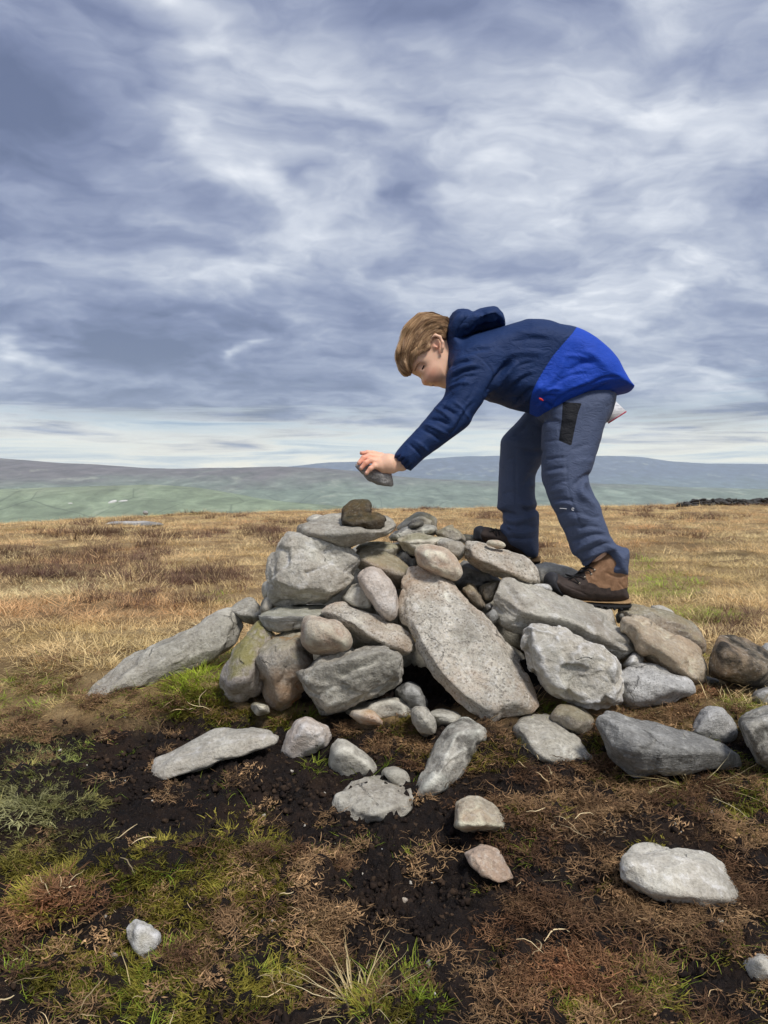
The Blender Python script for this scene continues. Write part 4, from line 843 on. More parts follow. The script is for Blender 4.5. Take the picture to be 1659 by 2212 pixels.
(haV, haF), FING = hand_mesh()
def far_hand():
    cen = w3('B', (1328, 572), 2.575); f = Field(cen - (.07, .05, .07), cen + (.07, .05, .07), .002)
    f.union(f.chain([cen + (-.05, 0, .05), cen + (-.02, 0, .02)], [.020, .022])); f.union(f.ell(cen + (-.005, 0, .005), (.028, .016, .026)), .01)
    for i, dy in enumerate((-.024, -.009, .006, .020)):
        f.union(f.chain([cen + (.0, dy, -.008), cen + (.022, dy * 1.1, -.020), cen + (.030, dy * .9, -.036), cen + (.018, dy * .8, -.046)], [.009, .008, .0072, .006], 1, .003), .004)
    f.union(f.chain([cen + (-.005, -.016, .012), cen + (.022, -.026, .004), cen + (.036, -.022, -.012)], [.010, .0085, .0065]), .005)
    return f.mesh(1)
fhV, fhF = far_hand()
# trunk and limbs under the clothes
def trunk():
    lo = np.array([w3('B', (250, 100), YM)[0], 2.2, w3('L', (900, 1800), YM)[2] - .03]); hi = np.array([w3('B', (1500, 100), YM)[0], 2.72, w3('B', (500, 60), YM)[2]])
    f = Field(lo, hi, .009)
    f.union(f.chain([w3('HD', (860, 650), YM), w3('B', (680, 330), YM), w3('B', (900, 360), YM), w3('B', (1150, 400), YM), w3('B', (1270, 480), YM)], [.045, .060, .068, .066, .062], 1.15), .01)
    f.union(f.chain([w3('B', (700, 380), YN), w3('B', (600, 620), 2.295), w3('H', (830, 335), HY)], [.036, .030, .020]), .02)
    f.union(f.chain([w3('B', (760, 380), 2.54), w3('B', (1080, 480), 2.62), w3('B', (1305, 552), 2.575)], [.036, .030, .018]), .02)
    f.union(f.chain([w3('L', (1000, 150), YN + .085), w3('L', (880, 820), YN + .02), w3('L', (1180, 1500), YN), w3('L', (1200, 1700), YN)], [.045, .040, .030, .028]), .03)
    f.union(f.chain([w3('L', (960, 200), YF - .06), w3('L', (480, 540), YF - .02), w3('L', (490, 1150), YF), w3('L', (520, 1400), YF)], [.045, .040, .034, .028]), .03)
    return f.mesh(1)
tV, tF = trunk()
bV, bF = join([(hV, hF), (haV, haF), (fhV, fhF), (tV, tF)])
bx_, by_ = proj(bV)
def blush_at(fr, p, r, amt): q = px2(fr, [p])[0]; return amt * np.exp(-((bx_ - q[0]) ** 2 + (by_ - q[1]) ** 2) / r ** 2)
blush = blush_at('HD', (600, 850), 15, .42) + blush_at('HD', (515, 955), 6, .45) + blush_at('HD', (640, 960), 5, .35) + blush_at('HD', (650, 520), 9, .4) + blush_at('H', (330, 330), 26, .6) + blush_at('H', (330, 185), 10, .4)
me = mesh_np('person', bV - ROOT, bF); attr(me, 'blush', np.clip(blush, 0, .8))
person = obj('person', me, M_skin, loc=ROOT, label='child in navy and royal blue jacket bending over the cairn, holding out a stone', cat='person')
# fingernails, eyes, brow
for pts in FING:
    a, b = pts[-2], pts[-1]; d = (b - a) / np.linalg.norm(b - a); f = Field(b - .012, b + .012, .0011)
    c = b + d * .001 + np.array([0, -.0045, .0025]); f.union(f.ell(c, (.0042, .0022, .0045))); part('fingernail', *f.mesh(1), M_nail, person)
for sd in (-1, 1):
    part('eyelashes', *tube_np(open_spline([on_face(p, sd, o) for p, o in (((450, 866), -.0006), ((462, 848), .0016), ((476, 828), .0026), ((488, 806), .0018), ((494, 790), .0004))], 4), [.0010] * 4 + [.0021] * 8 + [.0016] * 5, 6), M_dark, person)
    part('eyebrow', *tube_np(open_spline([on_face(p, sd, .0002) for p in ((392, 838), (404, 812), (420, 786), (442, 762))], 4), [.0012] + [.0022] * 11 + [.001], 6), M_brow, person)

# --- hair: a close cap with combed locks over it
HP = xz('HD', HAIR, YM, 3)
hfld = Field((HP[:, 0].min() - .02, YM - .10, HP[:, 1].min() - .02), (HP[:, 0].max() + .02, YM + .10, HP[:, 1].max() + .02), .003)
HWW, HRR = HW + .007, .05
hfld.union(hfld.pillow(HP, YM, HWW, HRR))
_X, _Z = np.meshgrid(hfld.x.ravel(), hfld.z.ravel(), indexing='ij')
hfld.union(np.maximum(hfld.pillow(FP, YM, HW + .006, .052), (-poly_sd(HP, _X, _Z)[:, None, :]).astype(np.float32)), .004); cV, cF = hfld.mesh(1)
def hair_y(x, z, sd):
    d2 = poly_sd(HP, x, z); q = np.clip(1 - np.maximum(d2, 0) / HRR, 0, .995); k = np.clip(1 - np.maximum(poly_sd(FP, x, z), 0) / .052, 0, 1); return YM + sd * np.maximum(HWW * np.sqrt(1 - q * q), (HW + .006) * np.sqrt(1 - k * k))
GUIDES = [[(720,185),(640,152),(560,146),(470,152),(400,190),(320,262),(250,345),(222,450),(185,560),(168,650),(192,740),(215,810),(260,862),(300,880)],
          [(775,205),(690,188),(590,180),(480,200),(400,265),(320,370),(265,480),(232,590),(225,690),(235,770),(265,830),(315,868),(345,868)],
          [(800,235),(720,222),(630,230),(530,260),(440,330),(370,430),(320,540),(285,640),(275,720),(290,790),(320,840),(352,850)],
          [(810,300),(740,290),(660,300),(570,335),(490,400),(430,480),(380,570),(345,650),(330,720),(332,780),(350,815)],
          [(812,370),(760,360),(690,370),(610,395),(540,440),(490,500),(450,560),(420,610),(395,660),(375,720)],
          [(812,440),(775,430),(715,435),(650,440),(580,458),(545,500),(520,555),(490,600),(455,640),(420,670)],
          [(780,480),(740,478),(700,472),(650,455),(600,455),(565,490),(553,540),(548,590),(520,625)]]
def hair_strands(nc=460, per=20, seed=4):
    """locks: strands that start apart and draw together towards a shared, slightly lifted tip"""
    rs = np.random.RandomState(seed); G = [open_spline(px2('HD', g), 8) for g in GUIDES]
    G = np.array([np.stack([np.interp(np.linspace(0, 1, 40), np.linspace(0, 1, len(g)), g[:, k]) for k in (0, 1)], 1) for g in G])
    V, F, T = [], [], []; vo = 0; S = 9; u = np.linspace(0, 1, S)
    for c_ in range(nc):
        gc = rs.uniform(0, len(G) - 1.001); t0 = rs.uniform(0, .84); ln = rs.uniform(.13, .26); sd = -1 if rs.rand() < .68 else 1
        drift = rs.normal(0, 2.2, 2); wave = rs.normal(0, 1.1, 2); up = abs(rs.normal(0, .0035)) + .001; tone = np.clip(rs.normal(.62, .17) - .22 * (gc / 6), .05, 1)
        for j in range(per):
            g = np.clip(gc + rs.normal(0, .20), 0, len(G) - 1.001); gi = int(g); w = g - gi; c = G[gi] * (1 - w) + G[gi + 1] * w
            gi = int(gc); cc = G[gi] * (1 - (gc - gi)) + G[gi + 1] * (gc - gi)
            a0 = max(0, t0 + rs.normal(0, .02)); tt = np.clip(a0 + u * ln * rs.uniform(.75, 1.15), 0, 1) * 39
            p0 = np.stack([np.interp(tt, np.arange(40), c[:, k]) for k in (0, 1)], 1); p1 = np.stack([np.interp(tt, np.arange(40), cc[:, k]) for k in (0, 1)], 1)
            k_ = (u ** 1.3 * .7)[:, None]; pts = p0 * (1 - k_) + p1 * k_ + (u ** 2)[:, None] * drift + np.sin(u * 5)[:, None] * wave * .5 + rs.normal(0, .35, 2)
            w0 = at(pts[:, 0], pts[:, 1], YM); y = hair_y(w0[:, 0], w0[:, 2], sd); lift = .0008 + rs.rand() * .0022 + up * np.sin(u * 2.6) ** 1.0
            P3 = np.stack([w0[:, 0], y + sd * lift, w0[:, 2]], 1); tang = np.gradient(P3, axis=0); side = np.cross(tang, np.array([0, sd, 0.0])); side /= np.linalg.norm(side, axis=1)[:, None] + 1e-9
            P3 = P3 + side * 0; wd = .00058 * rs.uniform(.6, 1.3) * np.array([.5, .9, 1, 1, 1, .9, .75, .5, .1])
            V += [P3 - side * wd[:, None], P3 + side * wd[:, None] + np.array([0, sd * .0004, 0])]
            a = np.arange(S - 1) + vo; F.append(np.stack([a, a + 1, a + 1 + S, a + S], 1)); vo += 2 * S
            T.append(np.tile(np.clip(tone + rs.normal(0, .14) + np.linspace(-.16, .12, S), 0, 1), 2))
    return np.concatenate(V), np.concatenate(F), np.concatenate(T)
def flyaways(n=420, seed=9):
    rs = np.random.RandomState(seed); g = open_spline(px2('HD', GUIDES[0]), 8); g = np.stack([np.interp(np.linspace(0, 1, 60), np.linspace(0, 1, len(g)), g[:, k]) for k in (0, 1)], 1); cen = px2('HD', [(480, 480)])[0]
    V, F, T = [], [], []; vo = 0; S = 6; u = np.linspace(0, 1, S)
    for i in range(n):
        t0 = rs.uniform(0, .9); tt = np.clip(t0 + u * rs.uniform(.06, .16), 0, 1) * 59; p = np.stack([np.interp(tt, np.arange(60), g[:, k]) for k in (0, 1)], 1)
        o = p - cen; o /= np.linalg.norm(o, axis=1)[:, None]; p = p + o * (-.8 + u * rs.uniform(.5, 3.6))[:, None] + rs.normal(0, .5, 2)
        P3 = at(p[:, 0], p[:, 1], YM + rs.normal(0, .024)); sd = np.array([0, 1.0, 0]); w = .0006 * (1 - u * .85)[:, None] * (sd + np.stack([o[:, 0], 0 * u, -o[:, 1]], 1) * .6)
        V += [P3 - w, P3 + w]; a = np.arange(S - 1) + vo; F.append(np.stack([a, a + 1, a + 1 + S, a + S], 1)); vo += 2 * S; T.append(np.full(2 * S, np.clip(rs.normal(.75, .15), 0, 1)))
    return np.concatenate(V), np.concatenate(F), np.concatenate(T)
sV, sF, sT = hair_strands(); _fV, _fF, _fT = flyaways(); sV, sF = join([(sV, sF), (_fV, _fF)]); sT = np.concatenate([sT, _fT])
aV, aF = join([(cV, cF), (sV, sF)])
part('hair', aV, aF, M_hair, person, {'tone': np.concatenate([np.full(len(cV), .18), sT])})

# --- jacket
TORSO = [(560,330),(640,245),(760,206),(860,180),(930,158),(970,147),(1060,152),(1130,172),(1210,190),(1290,230),(1360,285),(1420,350),(1450,410),(1480,460),(1507,495),(1492,518),(1440,532),(1300,566),(1200,596),(1100,641),(1040,642),(985,622),(900,602),(830,574),(750,556),(650,525),(575,475),(553,400)]
SLEEVE = [(590,360),(650,300),(740,262),(820,270),(860,330),(842,440),(795,520),(752,565),(700,636),(672,688),(600,742),(520,802),(450,852),(400,896),(372,916),(340,908),(310,882),(287,850),(318,800),(400,710),(440,664),(500,590),(540,545),(556,500),(560,430)]
def jacket():
    P = xz('B', TORSO, YM, 4); Q = xz('B', SLEEVE, 2.30, 4)
    lo = np.minimum(P.min(0), Q.min(0)) - .02; hi = np.maximum(P.max(0), Q.max(0)) + .02
    f = Field((lo[0], 2.20, lo[1]), (hi[0], 2.68, hi[1]), .0042)
    f.union(f.pillow(P, YM, .140, .075))
    sh = w3('B', (740, 360), 2.33); cu = w3('B', (330, 870), HY)
    def yc(X, Z):
        t = np.clip(((X - sh[0]) * (cu[0] - sh[0]) + (Z - sh[2]) * (cu[2] - sh[2])) / ((cu[0] - sh[0]) ** 2 + (cu[2] - sh[2]) ** 2), 0, 1); return (2.335 + (HY - 2.335) * t ** .6).astype(np.float32)
    f.union(f.pillow(Q, 2.3, .056, .050, yc), .022)
    f.union(f.chain([w3('B', (740, 380), 2.53), w3('B', (1080, 470), 2.60), w3('B', (1340, 520), 2.585)], [.055, .046, .034]), .02)
    col = xz('B', [(548,215),(600,225),(690,280),(700,380),(640,470),(585,505),(556,500),(551,430),(548,330)], YM, 3); f.union(f.pillow(col, YM, .094, .045), .012)
    # mouth of the cuff
    f.cut(f.chain([w3('B', (300, 893), HY), w3('B', (335, 868), HY)], [.020, .020]), .003)
    return f.mesh(2)
jV, jF = jacket()
JF = [([(620,330),(700,300),(800,290)], -.004, 7), ([(570,390),(620,360),(690,352)], -.006, 5), ([(575,430),(640,392),(720,372)], .005, 5), ([(580,450),(650,410),(740,395)], -.005, 4), ([(575,480),(640,440),(720,430)], -.004, 4),
      ([(560,500),(620,470),(690,470)], .004, 5), ([(760,555),(800,480),(850,400),(900,340)], -.012, 9), ([(790,520),(860,430),(940,360)], .006, 8), ([(840,560),(920,470),(1000,410)], -.006, 8), ([(930,590),(1000,520),(1060,470)], .005, 9), ([(900,590),(960,530),(1010,490)], -.006, 6),
      ([(520,590),(560,600),(620,640)], -.005, 5), ([(500,600),(540,620),(590,665)], .004, 5), ([(460,655),(520,660),(580,690)], -.005, 5), ([(440,680),(500,700),(560,735)], .004, 5), ([(420,700),(480,730),(540,770)], -.004, 5), ([(640,600),(610,660),(560,720)], .005, 8), ([(700,560),(640,640),(600,700)], -.004, 6),
      ([(380,760),(430,790),(470,830)], .003, 5), ([(360,780),(400,810),(440,850)], -.004, 4),
      ([(1010,560),(1080,480),(1140,400),(1180,300)], .004, 10), ([(1100,590),(1180,520),(1290,480)], -.005, 7), ([(1130,560),(1220,490),(1330,440)], .004, 8), ([(1200,570),(1300,520),(1420,470)], -.004, 7), ([(1170,420),(1250,370),(1330,360)], -.004, 9), ([(1240,300),(1320,330),(1390,400)], .004, 12),
      ([(1105,612),(1200,572),(1310,538),(1430,500)], -.003, 3), ([(1040,545),(1080,535),(1130,540)], -.005, 3.5), ([(1045,560),(1085,580),(1110,600)], -.005, 4), ([(1060,520),(1100,500),(1150,500)], .004, 5),
      ([(880,260),(980,240),(1100,240)], -.003, 10), ([(860,330),(960,310),(1080,320)], .003, 10)]
JF += [([(1236,170),(1205,215),(1160,265),(1105,330),(1060,400),(1030,450),(1005,500),(988,560),(984,640)], -.0022, 1.6),
       ([(640,300),(720,330),(790,400),(800,480),(770,550)], -.0025, 2.2), ([(600,520),(560,560),(520,610)], -.003, 3), ([(650,640),(620,690),(560,750)], -.003, 3.5), ([(590,560),(640,600),(680,660)], .003, 4), ([(690,400),(640,480),(600,540)], .0025, 6), ([(720,440),(690,520),(640,590)], -.0025, 4.5),
       ([(900,200),(1000,215),(1120,235)], .002, 8), ([(870,420),(930,380),(1010,360)], -.003, 4), ([(880,480),(950,430),(1030,400)], .003, 5), ([(1120,470),(1200,430),(1290,420)], -.003, 4), ([(1150,330),(1230,330),(1300,350)], .0025, 6), ([(1300,470),(1380,440),(1450,440)], -.003, 4), ([(1020,600),(1060,560),(1080,530)], .003, 4), ([(830,560),(900,545),(960,560)], -.003, 5)]
UF_EXTRA = [([(700,480),(790,470),(880,480)], -.0022, 3), ([(900,560),(990,520),(1090,500)], -.0025, 5), ([(930,660),(1020,640),(1110,640)], .0025, 6), ([(760,840),(840,810),(900,800)], -.003, 3), ([(1000,1060),(1080,1100),(1170,1110)], -.003, 5), ([(900,1130),(990,1110),(1090,1130)], .003, 5), ([(960,1210),(1060,1180),(1180,1200)], -.003, 4), ([(1010,1400),(1100,1350),(1220,1310)], .004, 3.5), ([(720,310),(770,305),(825,300)], -.003, 1.8), ([(820,300),(815,400),(812,470)], -.002, 1.6),
            ([(360,640),(420,620),(500,640)], -.002, 5), ([(330,920),(400,900),(480,920)], -.003, 4), ([(520,860),(580,840),(620,850)], .003, 5), ([(360,1150),(430,1180),(520,1170)], -.004, 3.5), ([(400,1230),(500,1240),(620,1220)], .0035, 4), ([(560,330),(500,390),(420,430)], -.003, 5)]
for i in range(9):                                   # gathered elastic at the cuff
    u = 292 + i * 10; v = 852 + i * 8; JF.append(([(u + 18, v - 22), (u + 6, v - 8), (u - 4, v + 4)], -.0035 if i % 2 else .0018, 2.2))
jV = folds(jV, jF, 'B', [(p_, a_ * 1.6, w_ * .72) for p_, a_, w_ in JF], nz=(.0010, 16))
jx, jy = proj(jV); bd = px2('B', [(1236,170),(1205,215),(1160,265),(1105,330),(1060,400),(1030,450),(1005,500),(988,560),(984,640),(984,760)])
panel = jx - np.interp(jy, bd[:, 1], bd[:, 0]); panel = np.where(jy < bd[0, 1], jx - bd[0, 0] - (bd[0, 1] - jy), panel)
panel = np.where(jx < px2('B', [(960, 0)])[0, 0], -9, panel) / 400.
jk = part('jacket', jV, jF, M_jack, person, {'panel': panel}, label='navy jacket with royal blue lower back')
# hood, bunched at the neck
HOOD = [(545,205),(565,150),(592,108),(625,96),(668,97),(692,106),(720,96),(760,86),(800,84),(830,108),(850,140),(858,178),(830,192),(770,206),(700,226),(640,262),(600,292),(565,300),(548,270)]
def hood():
    P = xz('B', HOOD, YM, 4); f = Field((P[:, 0].min() - .02, YM - .14, P[:, 1].min() - .02), (P[:, 0].max() + .02, YM + .14, P[:, 1].max() + .02), .0036)
    f.union(f.pillow(P, YM, .112, .055))
    return f.mesh(2)
dV, dF = hood()
dV = folds(dV, dF, 'B', [([(694,100),(660,140),(620,190),(590,250)], -.010, 6), ([(720,110),(690,150),(650,200)], .007, 7), ([(850,170),(790,165),(730,190),(660,230)], -.008, 6), ([(640,110),(600,160),(575,220)], .006, 7), ([(600,120),(570,180),(560,240)], -.005, 5), ([(800,110),(770,140),(720,160)], -.005, 6), ([(610,230),(590,265),(600,290)], -.006, 4), ([(740,95),(760,130),(740,165)], -.005, 4), ([(790,95),(815,130),(820,170)], -.004, 4), ([(650,100),(640,140),(610,180)], -.005, 3.5), ([(700,170),(680,200),(640,225)], .005, 4), ([(580,160),(570,200),(575,250)], .004, 3), ([(830,130),(800,150),(760,160)], .005, 4)], nz=(.003, 24))
part('hood', dV, dF, M_navy, jk)
tg = [w3('B', p, YM - .139) for p in ((1034, 546), (1050, 542), (1056, 560), (1046, 570))]
v, f = tube_np([tg[0], (tg[0] + tg[2]) / 2, tg[2]], [.0015, .0036, .0015], 8); part('zip_pull', v, f, M_red, jk)

# --- trousers
NLEG = [(740,180),(900,60),(1150,20),(1290,70),(1272,180),(1240,290),(1202,400),(1172,500),(1132,620),(1092,730),(1064,795),(1082,855),(1122,940),(1152,1010),(1174,1090),(1204,1180),(1234,1260),(1282,1325),(1330,1352),(1384,1362),(1390,1400),(1384,1500),(1374,1590),(1290,1592),(1208,1570),(1204,1480),(1196,1402),(1150,1420),(1080,1482),(1022,1518),(1008,1470),(940,1420),(900,1330),(868,1240),(820,1150),(788,1070),(744,980),(718,890),(688,800),(684,700),(688,560),(698,400),(712,320),(738,296)]
FLEG = [(560,215),(480,300),(382,400),(334,462),(328,560),(320,700),(314,850),(304,1000),(300,1032),(345,1078),(350,1130),(336,1162),(324,1205),(350,1275),(385,1335),(480,1385),(570,1440),(636,1424),(642,1300),(646,1180),(641,1062),(620,1040),(628,1000),(611,900),(620,760),(652,690),(700,600),(780,500),(900,260),(800,150),(660,180)]
def trousers():
    P = xz('L', NLEG, YN, 3); Q = xz('L', FLEG, YF - .03, 3); lo = np.minimum(P.min(0), Q.min(0)) - .02; hi = np.maximum(P.max(0), Q.max(0)) + (.02, .09)
    f = Field((lo[0], 2.22, lo[1]), (hi[0], 2.70, hi[1]), .0044)
    zt_, zb_ = P[:, 1].max(), P[:, 1].min(); f.union(f.pillow(P, YN, .074, .060, lambda X, Z: (YN + .055 * sstep(.25, 1.0, (Z - zb_) / (zt_ - zb_))).astype(np.float32)))
    f.union(f.pillow(Q, YF - .03, .072, .060), .012)
    seat = xz('L', [(640,260),(640,60),(760,-120),(1050,-160),(1240,-90),(1290,40),(1268,200),(1200,330),(1050,360),(850,380),(720,330)], YM, 3); f.union(f.pillow(seat, YM + .01, .100, .07), .02)
    f.cut(f.cone(w3('L', (1120, 1640), YN), w3('L', (1150, 1500), YN), .036, .040, 1.0), .004)     # open hem
    return f.mesh(2)
uV, uF = trousers()
UF = [([(690,630),(780,615),(890,610)], -.004, 3.5), ([(690,720),(790,700),(880,690)], -.005, 3.5), ([(700,760),(800,740),(880,735)], .004, 5), ([(720,900),(800,880),(880,870)], .003, 6), ([(750,970),(850,960),(940,980)], -.005, 5), ([(770,1010),(860,990),(960,1010)], .004, 5), ([(800,1090),(880,1060),(980,1070)], -.004, 5),
      ([(880,500),(880,700),(890,850),(930,1000),(985,1150),(1000,1260)], -.0025, 1.8), ([(1090,740),(1000,790),(930,860)], -.006, 6), ([(1060,790),(1010,850),(1000,930),(1060,980)], .006, 8), ([(960,880),(1040,950),(1120,1040)], .006, 7), ([(1000,820),(1080,900),(1130,980)], -.003, 5),
      ([(900,1320),(1000,1280),(1130,1250),(1230,1270)], -.007, 5), ([(940,1400),(1050,1330),(1180,1270)], .007, 6), ([(960,1430),(1060,1380),(1180,1330),(1290,1330)], -.007, 5), ([(1000,1470),(1090,1420),(1190,1380),(1320,1356)], .006, 4), ([(860,1200),(950,1180),(1060,1200)], -.004, 6), ([(1200,1420),(1260,1480),(1340,1540)], -.005, 6),
      ([(500,550),(600,570),(690,560)], -.006, 6), ([(350,460),(430,430),(530,420)], -.003, 6), ([(460,480),(450,700),(455,900),(440,1100)], -.0025, 1.8), ([(500,1020),(560,1055),(630,1040)], -.008, 5), ([(480,990),(550,1010),(620,990)], .006, 6), ([(330,1060),(400,1080),(480,1090)], -.006, 5), ([(340,1130),(370,1200),(420,1230)], -.008, 5), ([(350,1100),(430,1140),(540,1120),(640,1090)], .005, 6), ([(440,1200),(540,1180),(640,1190)], -.004, 6), ([(380,1280),(500,1290),(640,1280)], -.005, 4), ([(620,720),(560,800),(520,900)], -.004, 8), ([(760,260),(850,300),(960,280)], .003, 7)]
uV = folds(uV, uF, 'L', [(p_, a_ * 1.25, w_ * .9) for p_, a_, w_ in UF + UF_EXTRA], nz=(.0012, 20))
ux, uy = proj(uV); pp = px2('L', [(848,150),(838,300),(815,470),(918,514),(945,380),(975,240),(1005,160)]); 
pt = poly_sd(pp, ux, uy) / 400.; pt = np.where(uV[:, 1] < YM - .03, pt, -1)
tr = part('trousers', uV, uF, M_trou, person, {'patch': pt}, label='slate blue walking trousers with a black pocket panel')
ey = w3('L', (932, 1040), YN - .0745); a = np.linspace(.4, 5.6, 14); v, f = tube_np(ey + np.stack([.0035 * np.cos(a), 0 * a, .0035 * np.sin(a)], 1), .0009, 5); part('eyelet', v, f, M_wht, tr)
v, f = tube_np(np.array([w3('L', (822, 1033), YN - .072), w3('L', (850, 1034), YN - .0745), w3('L', (880, 1038), YN - .0755)]), .0007, 4); part('stitching', v, f, M_wht, tr)

# --- boots
def boot(fr, upper, toe, mid, out, Yc, suede, laces, lugs, W=.044, lab=None):
    def shell(poly, Wd, Rr, h=.0026, it=2):
        P = xz(fr, poly, Yc, 3); f = Field((P[:, 0].min() - .012, Yc - Wd - .012, P[:, 1].min() - .012), (P[:, 0].max() + .012, Yc + Wd + .012, P[:, 1].max() + .012), h); f.union(f.pillow(P, Yc, Wd, Rr)); return f.mesh(it)
    V, F = shell(upper, W, .034); V = folds(V, F, fr, suede[1], nz=(.0015, 40)); X, Y = proj(V)
    root = part('boot', V, F, M_leather, person, {'suede': poly_sd(px2(fr, suede[0]), X, Y) / 400.}, label=lab)
    if toe: part('toe_cap', *shell(toe, W + .001, .030), M_rub, root)
    part('midsole', *shell(mid, W + .002, .010), M_mid, root); V, F = shell(out, W + .003, .008)
    part('outsole', V, F, M_out, root)
    for i, (a, b) in enumerate(lugs):
        v, f = tube_np([w3(fr, a, Yc - W + .001), w3(fr, b, Yc - W + .001)], .0052, 6); part('sole_lug', v, f, M_out, root)
    for l in laces: part('lace', *tube_np(open_spline([w3(fr, p[:2], Yc + p[2]) for p in l], 5), .0021, 6), M_lace, root)
    return root
nb = boot('L', [(705,1640),(715,1600),(755,1572),(810,1580),(860,1602),(910,1600),(965,1572),(1012,1540),(1045,1508),(1090,1478),(1115,1440),(1180,1400),(1300,1372),(1366,1385),(1380,1480),(1384,1600),(1378,1700),(1384,1790),(1250,1810),(1100,1805),(950,1790),(850,1755),(760,1700)],
     [(690,1645),(700,1596),(745,1562),(792,1570),(815,1610),(818,1660),(840,1720),(862,1770),(800,1745),(735,1705),(697,1672)],
     [(846,1742),(900,1765),(1000,1782),(1150,1790),(1300,1788),(1388,1768),(1390,1815),(1330,1826),(1200,1816),(1050,1808),(930,1798),(866,1776)],
     [(700,1676),(740,1700),(800,1740),(866,1768),(960,1792),(1080,1806),(1220,1812),(1390,1808),(1386,1846),(1368,1858),(1250,1862),(1150,1846),(1040,1832),(950,1816),(860,1782),(780,1742),(715,1702)], YN,
     ([(1040,1610),(1060,1650),(1110,1660),(1150,1690),(1200,1700),(1240,1690),(1250,1720),(1300,1715),(1385,1690),(1400,1500),(1390,1380),(1180,1380),(1120,1440),(1060,1520),(1030,1560)],
      [([(830,1650),(900,1690),(1000,1730),(1060,1760)], -.002, 2), ([(1190,1560),(1280,1600),(1380,1596)], -.003, 2.5), ([(1040,1540),(1080,1600),(1130,1650)], .0015, 3), ([(1300,1640),(1350,1690),(1385,1720)], -.002, 2)]),
     [[(870,1580,-.012), (930,1600,-.034), (985,1650,-.043)], [(880,1590,.01), (930,1598,-.02), (1000,1590,-.034), (1030,1600,-.041)], [(960,1575,0), (1010,1560,-.024), (1060,1550,-.036), (1085,1575,-.040)], [(900,1615,-.030), (950,1590,-.02), (1010,1530,-.018), (1060,1525,-.028)], [(1010,1540,-.01), (1060,1520,-.025), (1110,1540,-.036)]],
     [((880 + 55 * i, 1796 + (i * 12 if i < 4 else 48 + (i - 4) * 4)), (900 + 55 * i, 1812 + (i * 12 if i < 4 else 48 + (i - 4) * 4))) for i in range(9)], lab='worn brown and tan hiking boot with grey rubber toe')
for u, v_ in ((985, 1655), (1030, 1605), (1085, 1580), (1112, 1545)):
    c = w3('L', (u, v_), YN - .041); f = Field(c - .008, c + .008, .0012); f.union(f.ell(c, (.0038, .003, .0038))); part('lace_hook', *f.mesh(1), M_met, nb)
fb = boot('L', [(112,1262),(118,1205),(168,1184),(250,1192),(330,1210),(400,1170),(520,1150),(625,1180),(640,1300),(640,1425),(560,1435),(400,1385),(250,1330),(150,1305)],
     [(104,1270),(110,1205),(150,1178),(190,1186),(200,1230),(190,1290),(215,1330),(160,1318),(112,1296)],
     [(150,1305),(300,1352),(450,1408),(570,1450),(642,1424),(648,1462),(600,1482),(450,1436),(300,1380),(160,1330)],
     [(112,1296),(160,1326),(300,1376),(450,1430),(600,1476),(648,1456),(648,1478),(604,1502),(450,1458),(300,1402),(160,1350),(110,1318)], YF - .02,
     ([(600,1300),(700,1300),(700,1500),(600,1500)], [([(200,1220),(300,1240),(380,1290)], -.002, 3)]),
     [[(250,1195,-.02), (285,1220,-.04), (300,1262,-.043)], [(290,1200,-.01), (320,1225,-.034), (325,1255,-.042)], [(235,1230,-.034), (280,1215,-.03), (330,1215,-.03)]],
     [((150 + 60 * i, 1330 + 22 * i), (170 + 60 * i, 1346 + 22 * i)) for i in range(8)], lab='dark hiking boot on the far side, sole resting on stones')

# --- the stone in the hand and the folded map behind the back
rock('held_stone', 'smooth dark grey stone gripped in the fingers above the cairn', 'H', [(242,348),(320,318,-.01),(430,345,-.02),(580,380,-.02),(705,445),(725,560),(742,612),(720,634),(620,630),(520,602),(420,562),(378,522),(300,432),(250,385)], HY + .012, 'held', [(300,400,.016),(420,440,.024),(560,470,.028),(690,500,.018),(600,590,.016),(460,540,.018)], tb=.03, p=26, lod=5, rough=.5)
mp = np.array([w3('B', p, 2.585) for p in ((1392, 668), (1420, 560), (1482, 620), (1388, 674))])
def map_box(c0, c1, c2, c3, th):
    q = np.array([c0, c1, c2, c3]); n = np.array([0.12, -1, .25]); n /= np.linalg.norm(n)
    V = np.concatenate([q - n * th, q + n * th]); F = np.array([[0, 1, 2, 3], [7, 6, 5, 4], [0, 4, 5, 1], [1, 5, 6, 2], [2, 6, 7, 3], [3, 7, 4, 0]]); return V, F
m_map, t_, b_ = new_mat('map_paper'); g_ = t_.add('ShaderNodeTexCoord').outputs['Object']
t_.set(b_, 'Base Color', t_.mix(t_.maprange(t_.noise(t_.add('ShaderNodeMapping', inp={0: g_, 'Scale': (60, 60, 300)}).outputs[0], 1.0, 3, .6), .5, .62, 0, .6), (.72, .72, .74), (.30, .30, .34))); b_.inputs['Roughness'].default_value = .35
mroot = bpy.data.objects.new('folded_map', None); COL.objects.link(mroot); mc = mp.mean(0); mroot.location = mc
mroot['label'] = 'folded white map with a red edge held behind the back'; mroot['category'] = 'map'
a, b, c = w3('B', (1370, 660), 2.585), w3('B', (1405, 545), 2.585), w3('B', (1480, 615), 2.585); d_ = w3('B', (1392, 672), 2.585)
for i, (nm, mt, th) in enumerate((('page', m_map, .004),)):
    V, F = map_box(a, b, c, d_, th); obj(nm, mesh_np(nm, V - mc, F, False), mt, mroot)
V, F = map_box(d_, c, c + (.0012, 0, -.0035), d_ + (.0005, 0, -.0035), .0048); obj('cover', mesh_np('cover', V - mc, F, False), plain_mat('map_cover_red', (.35, .02, .05), .4), mroot)
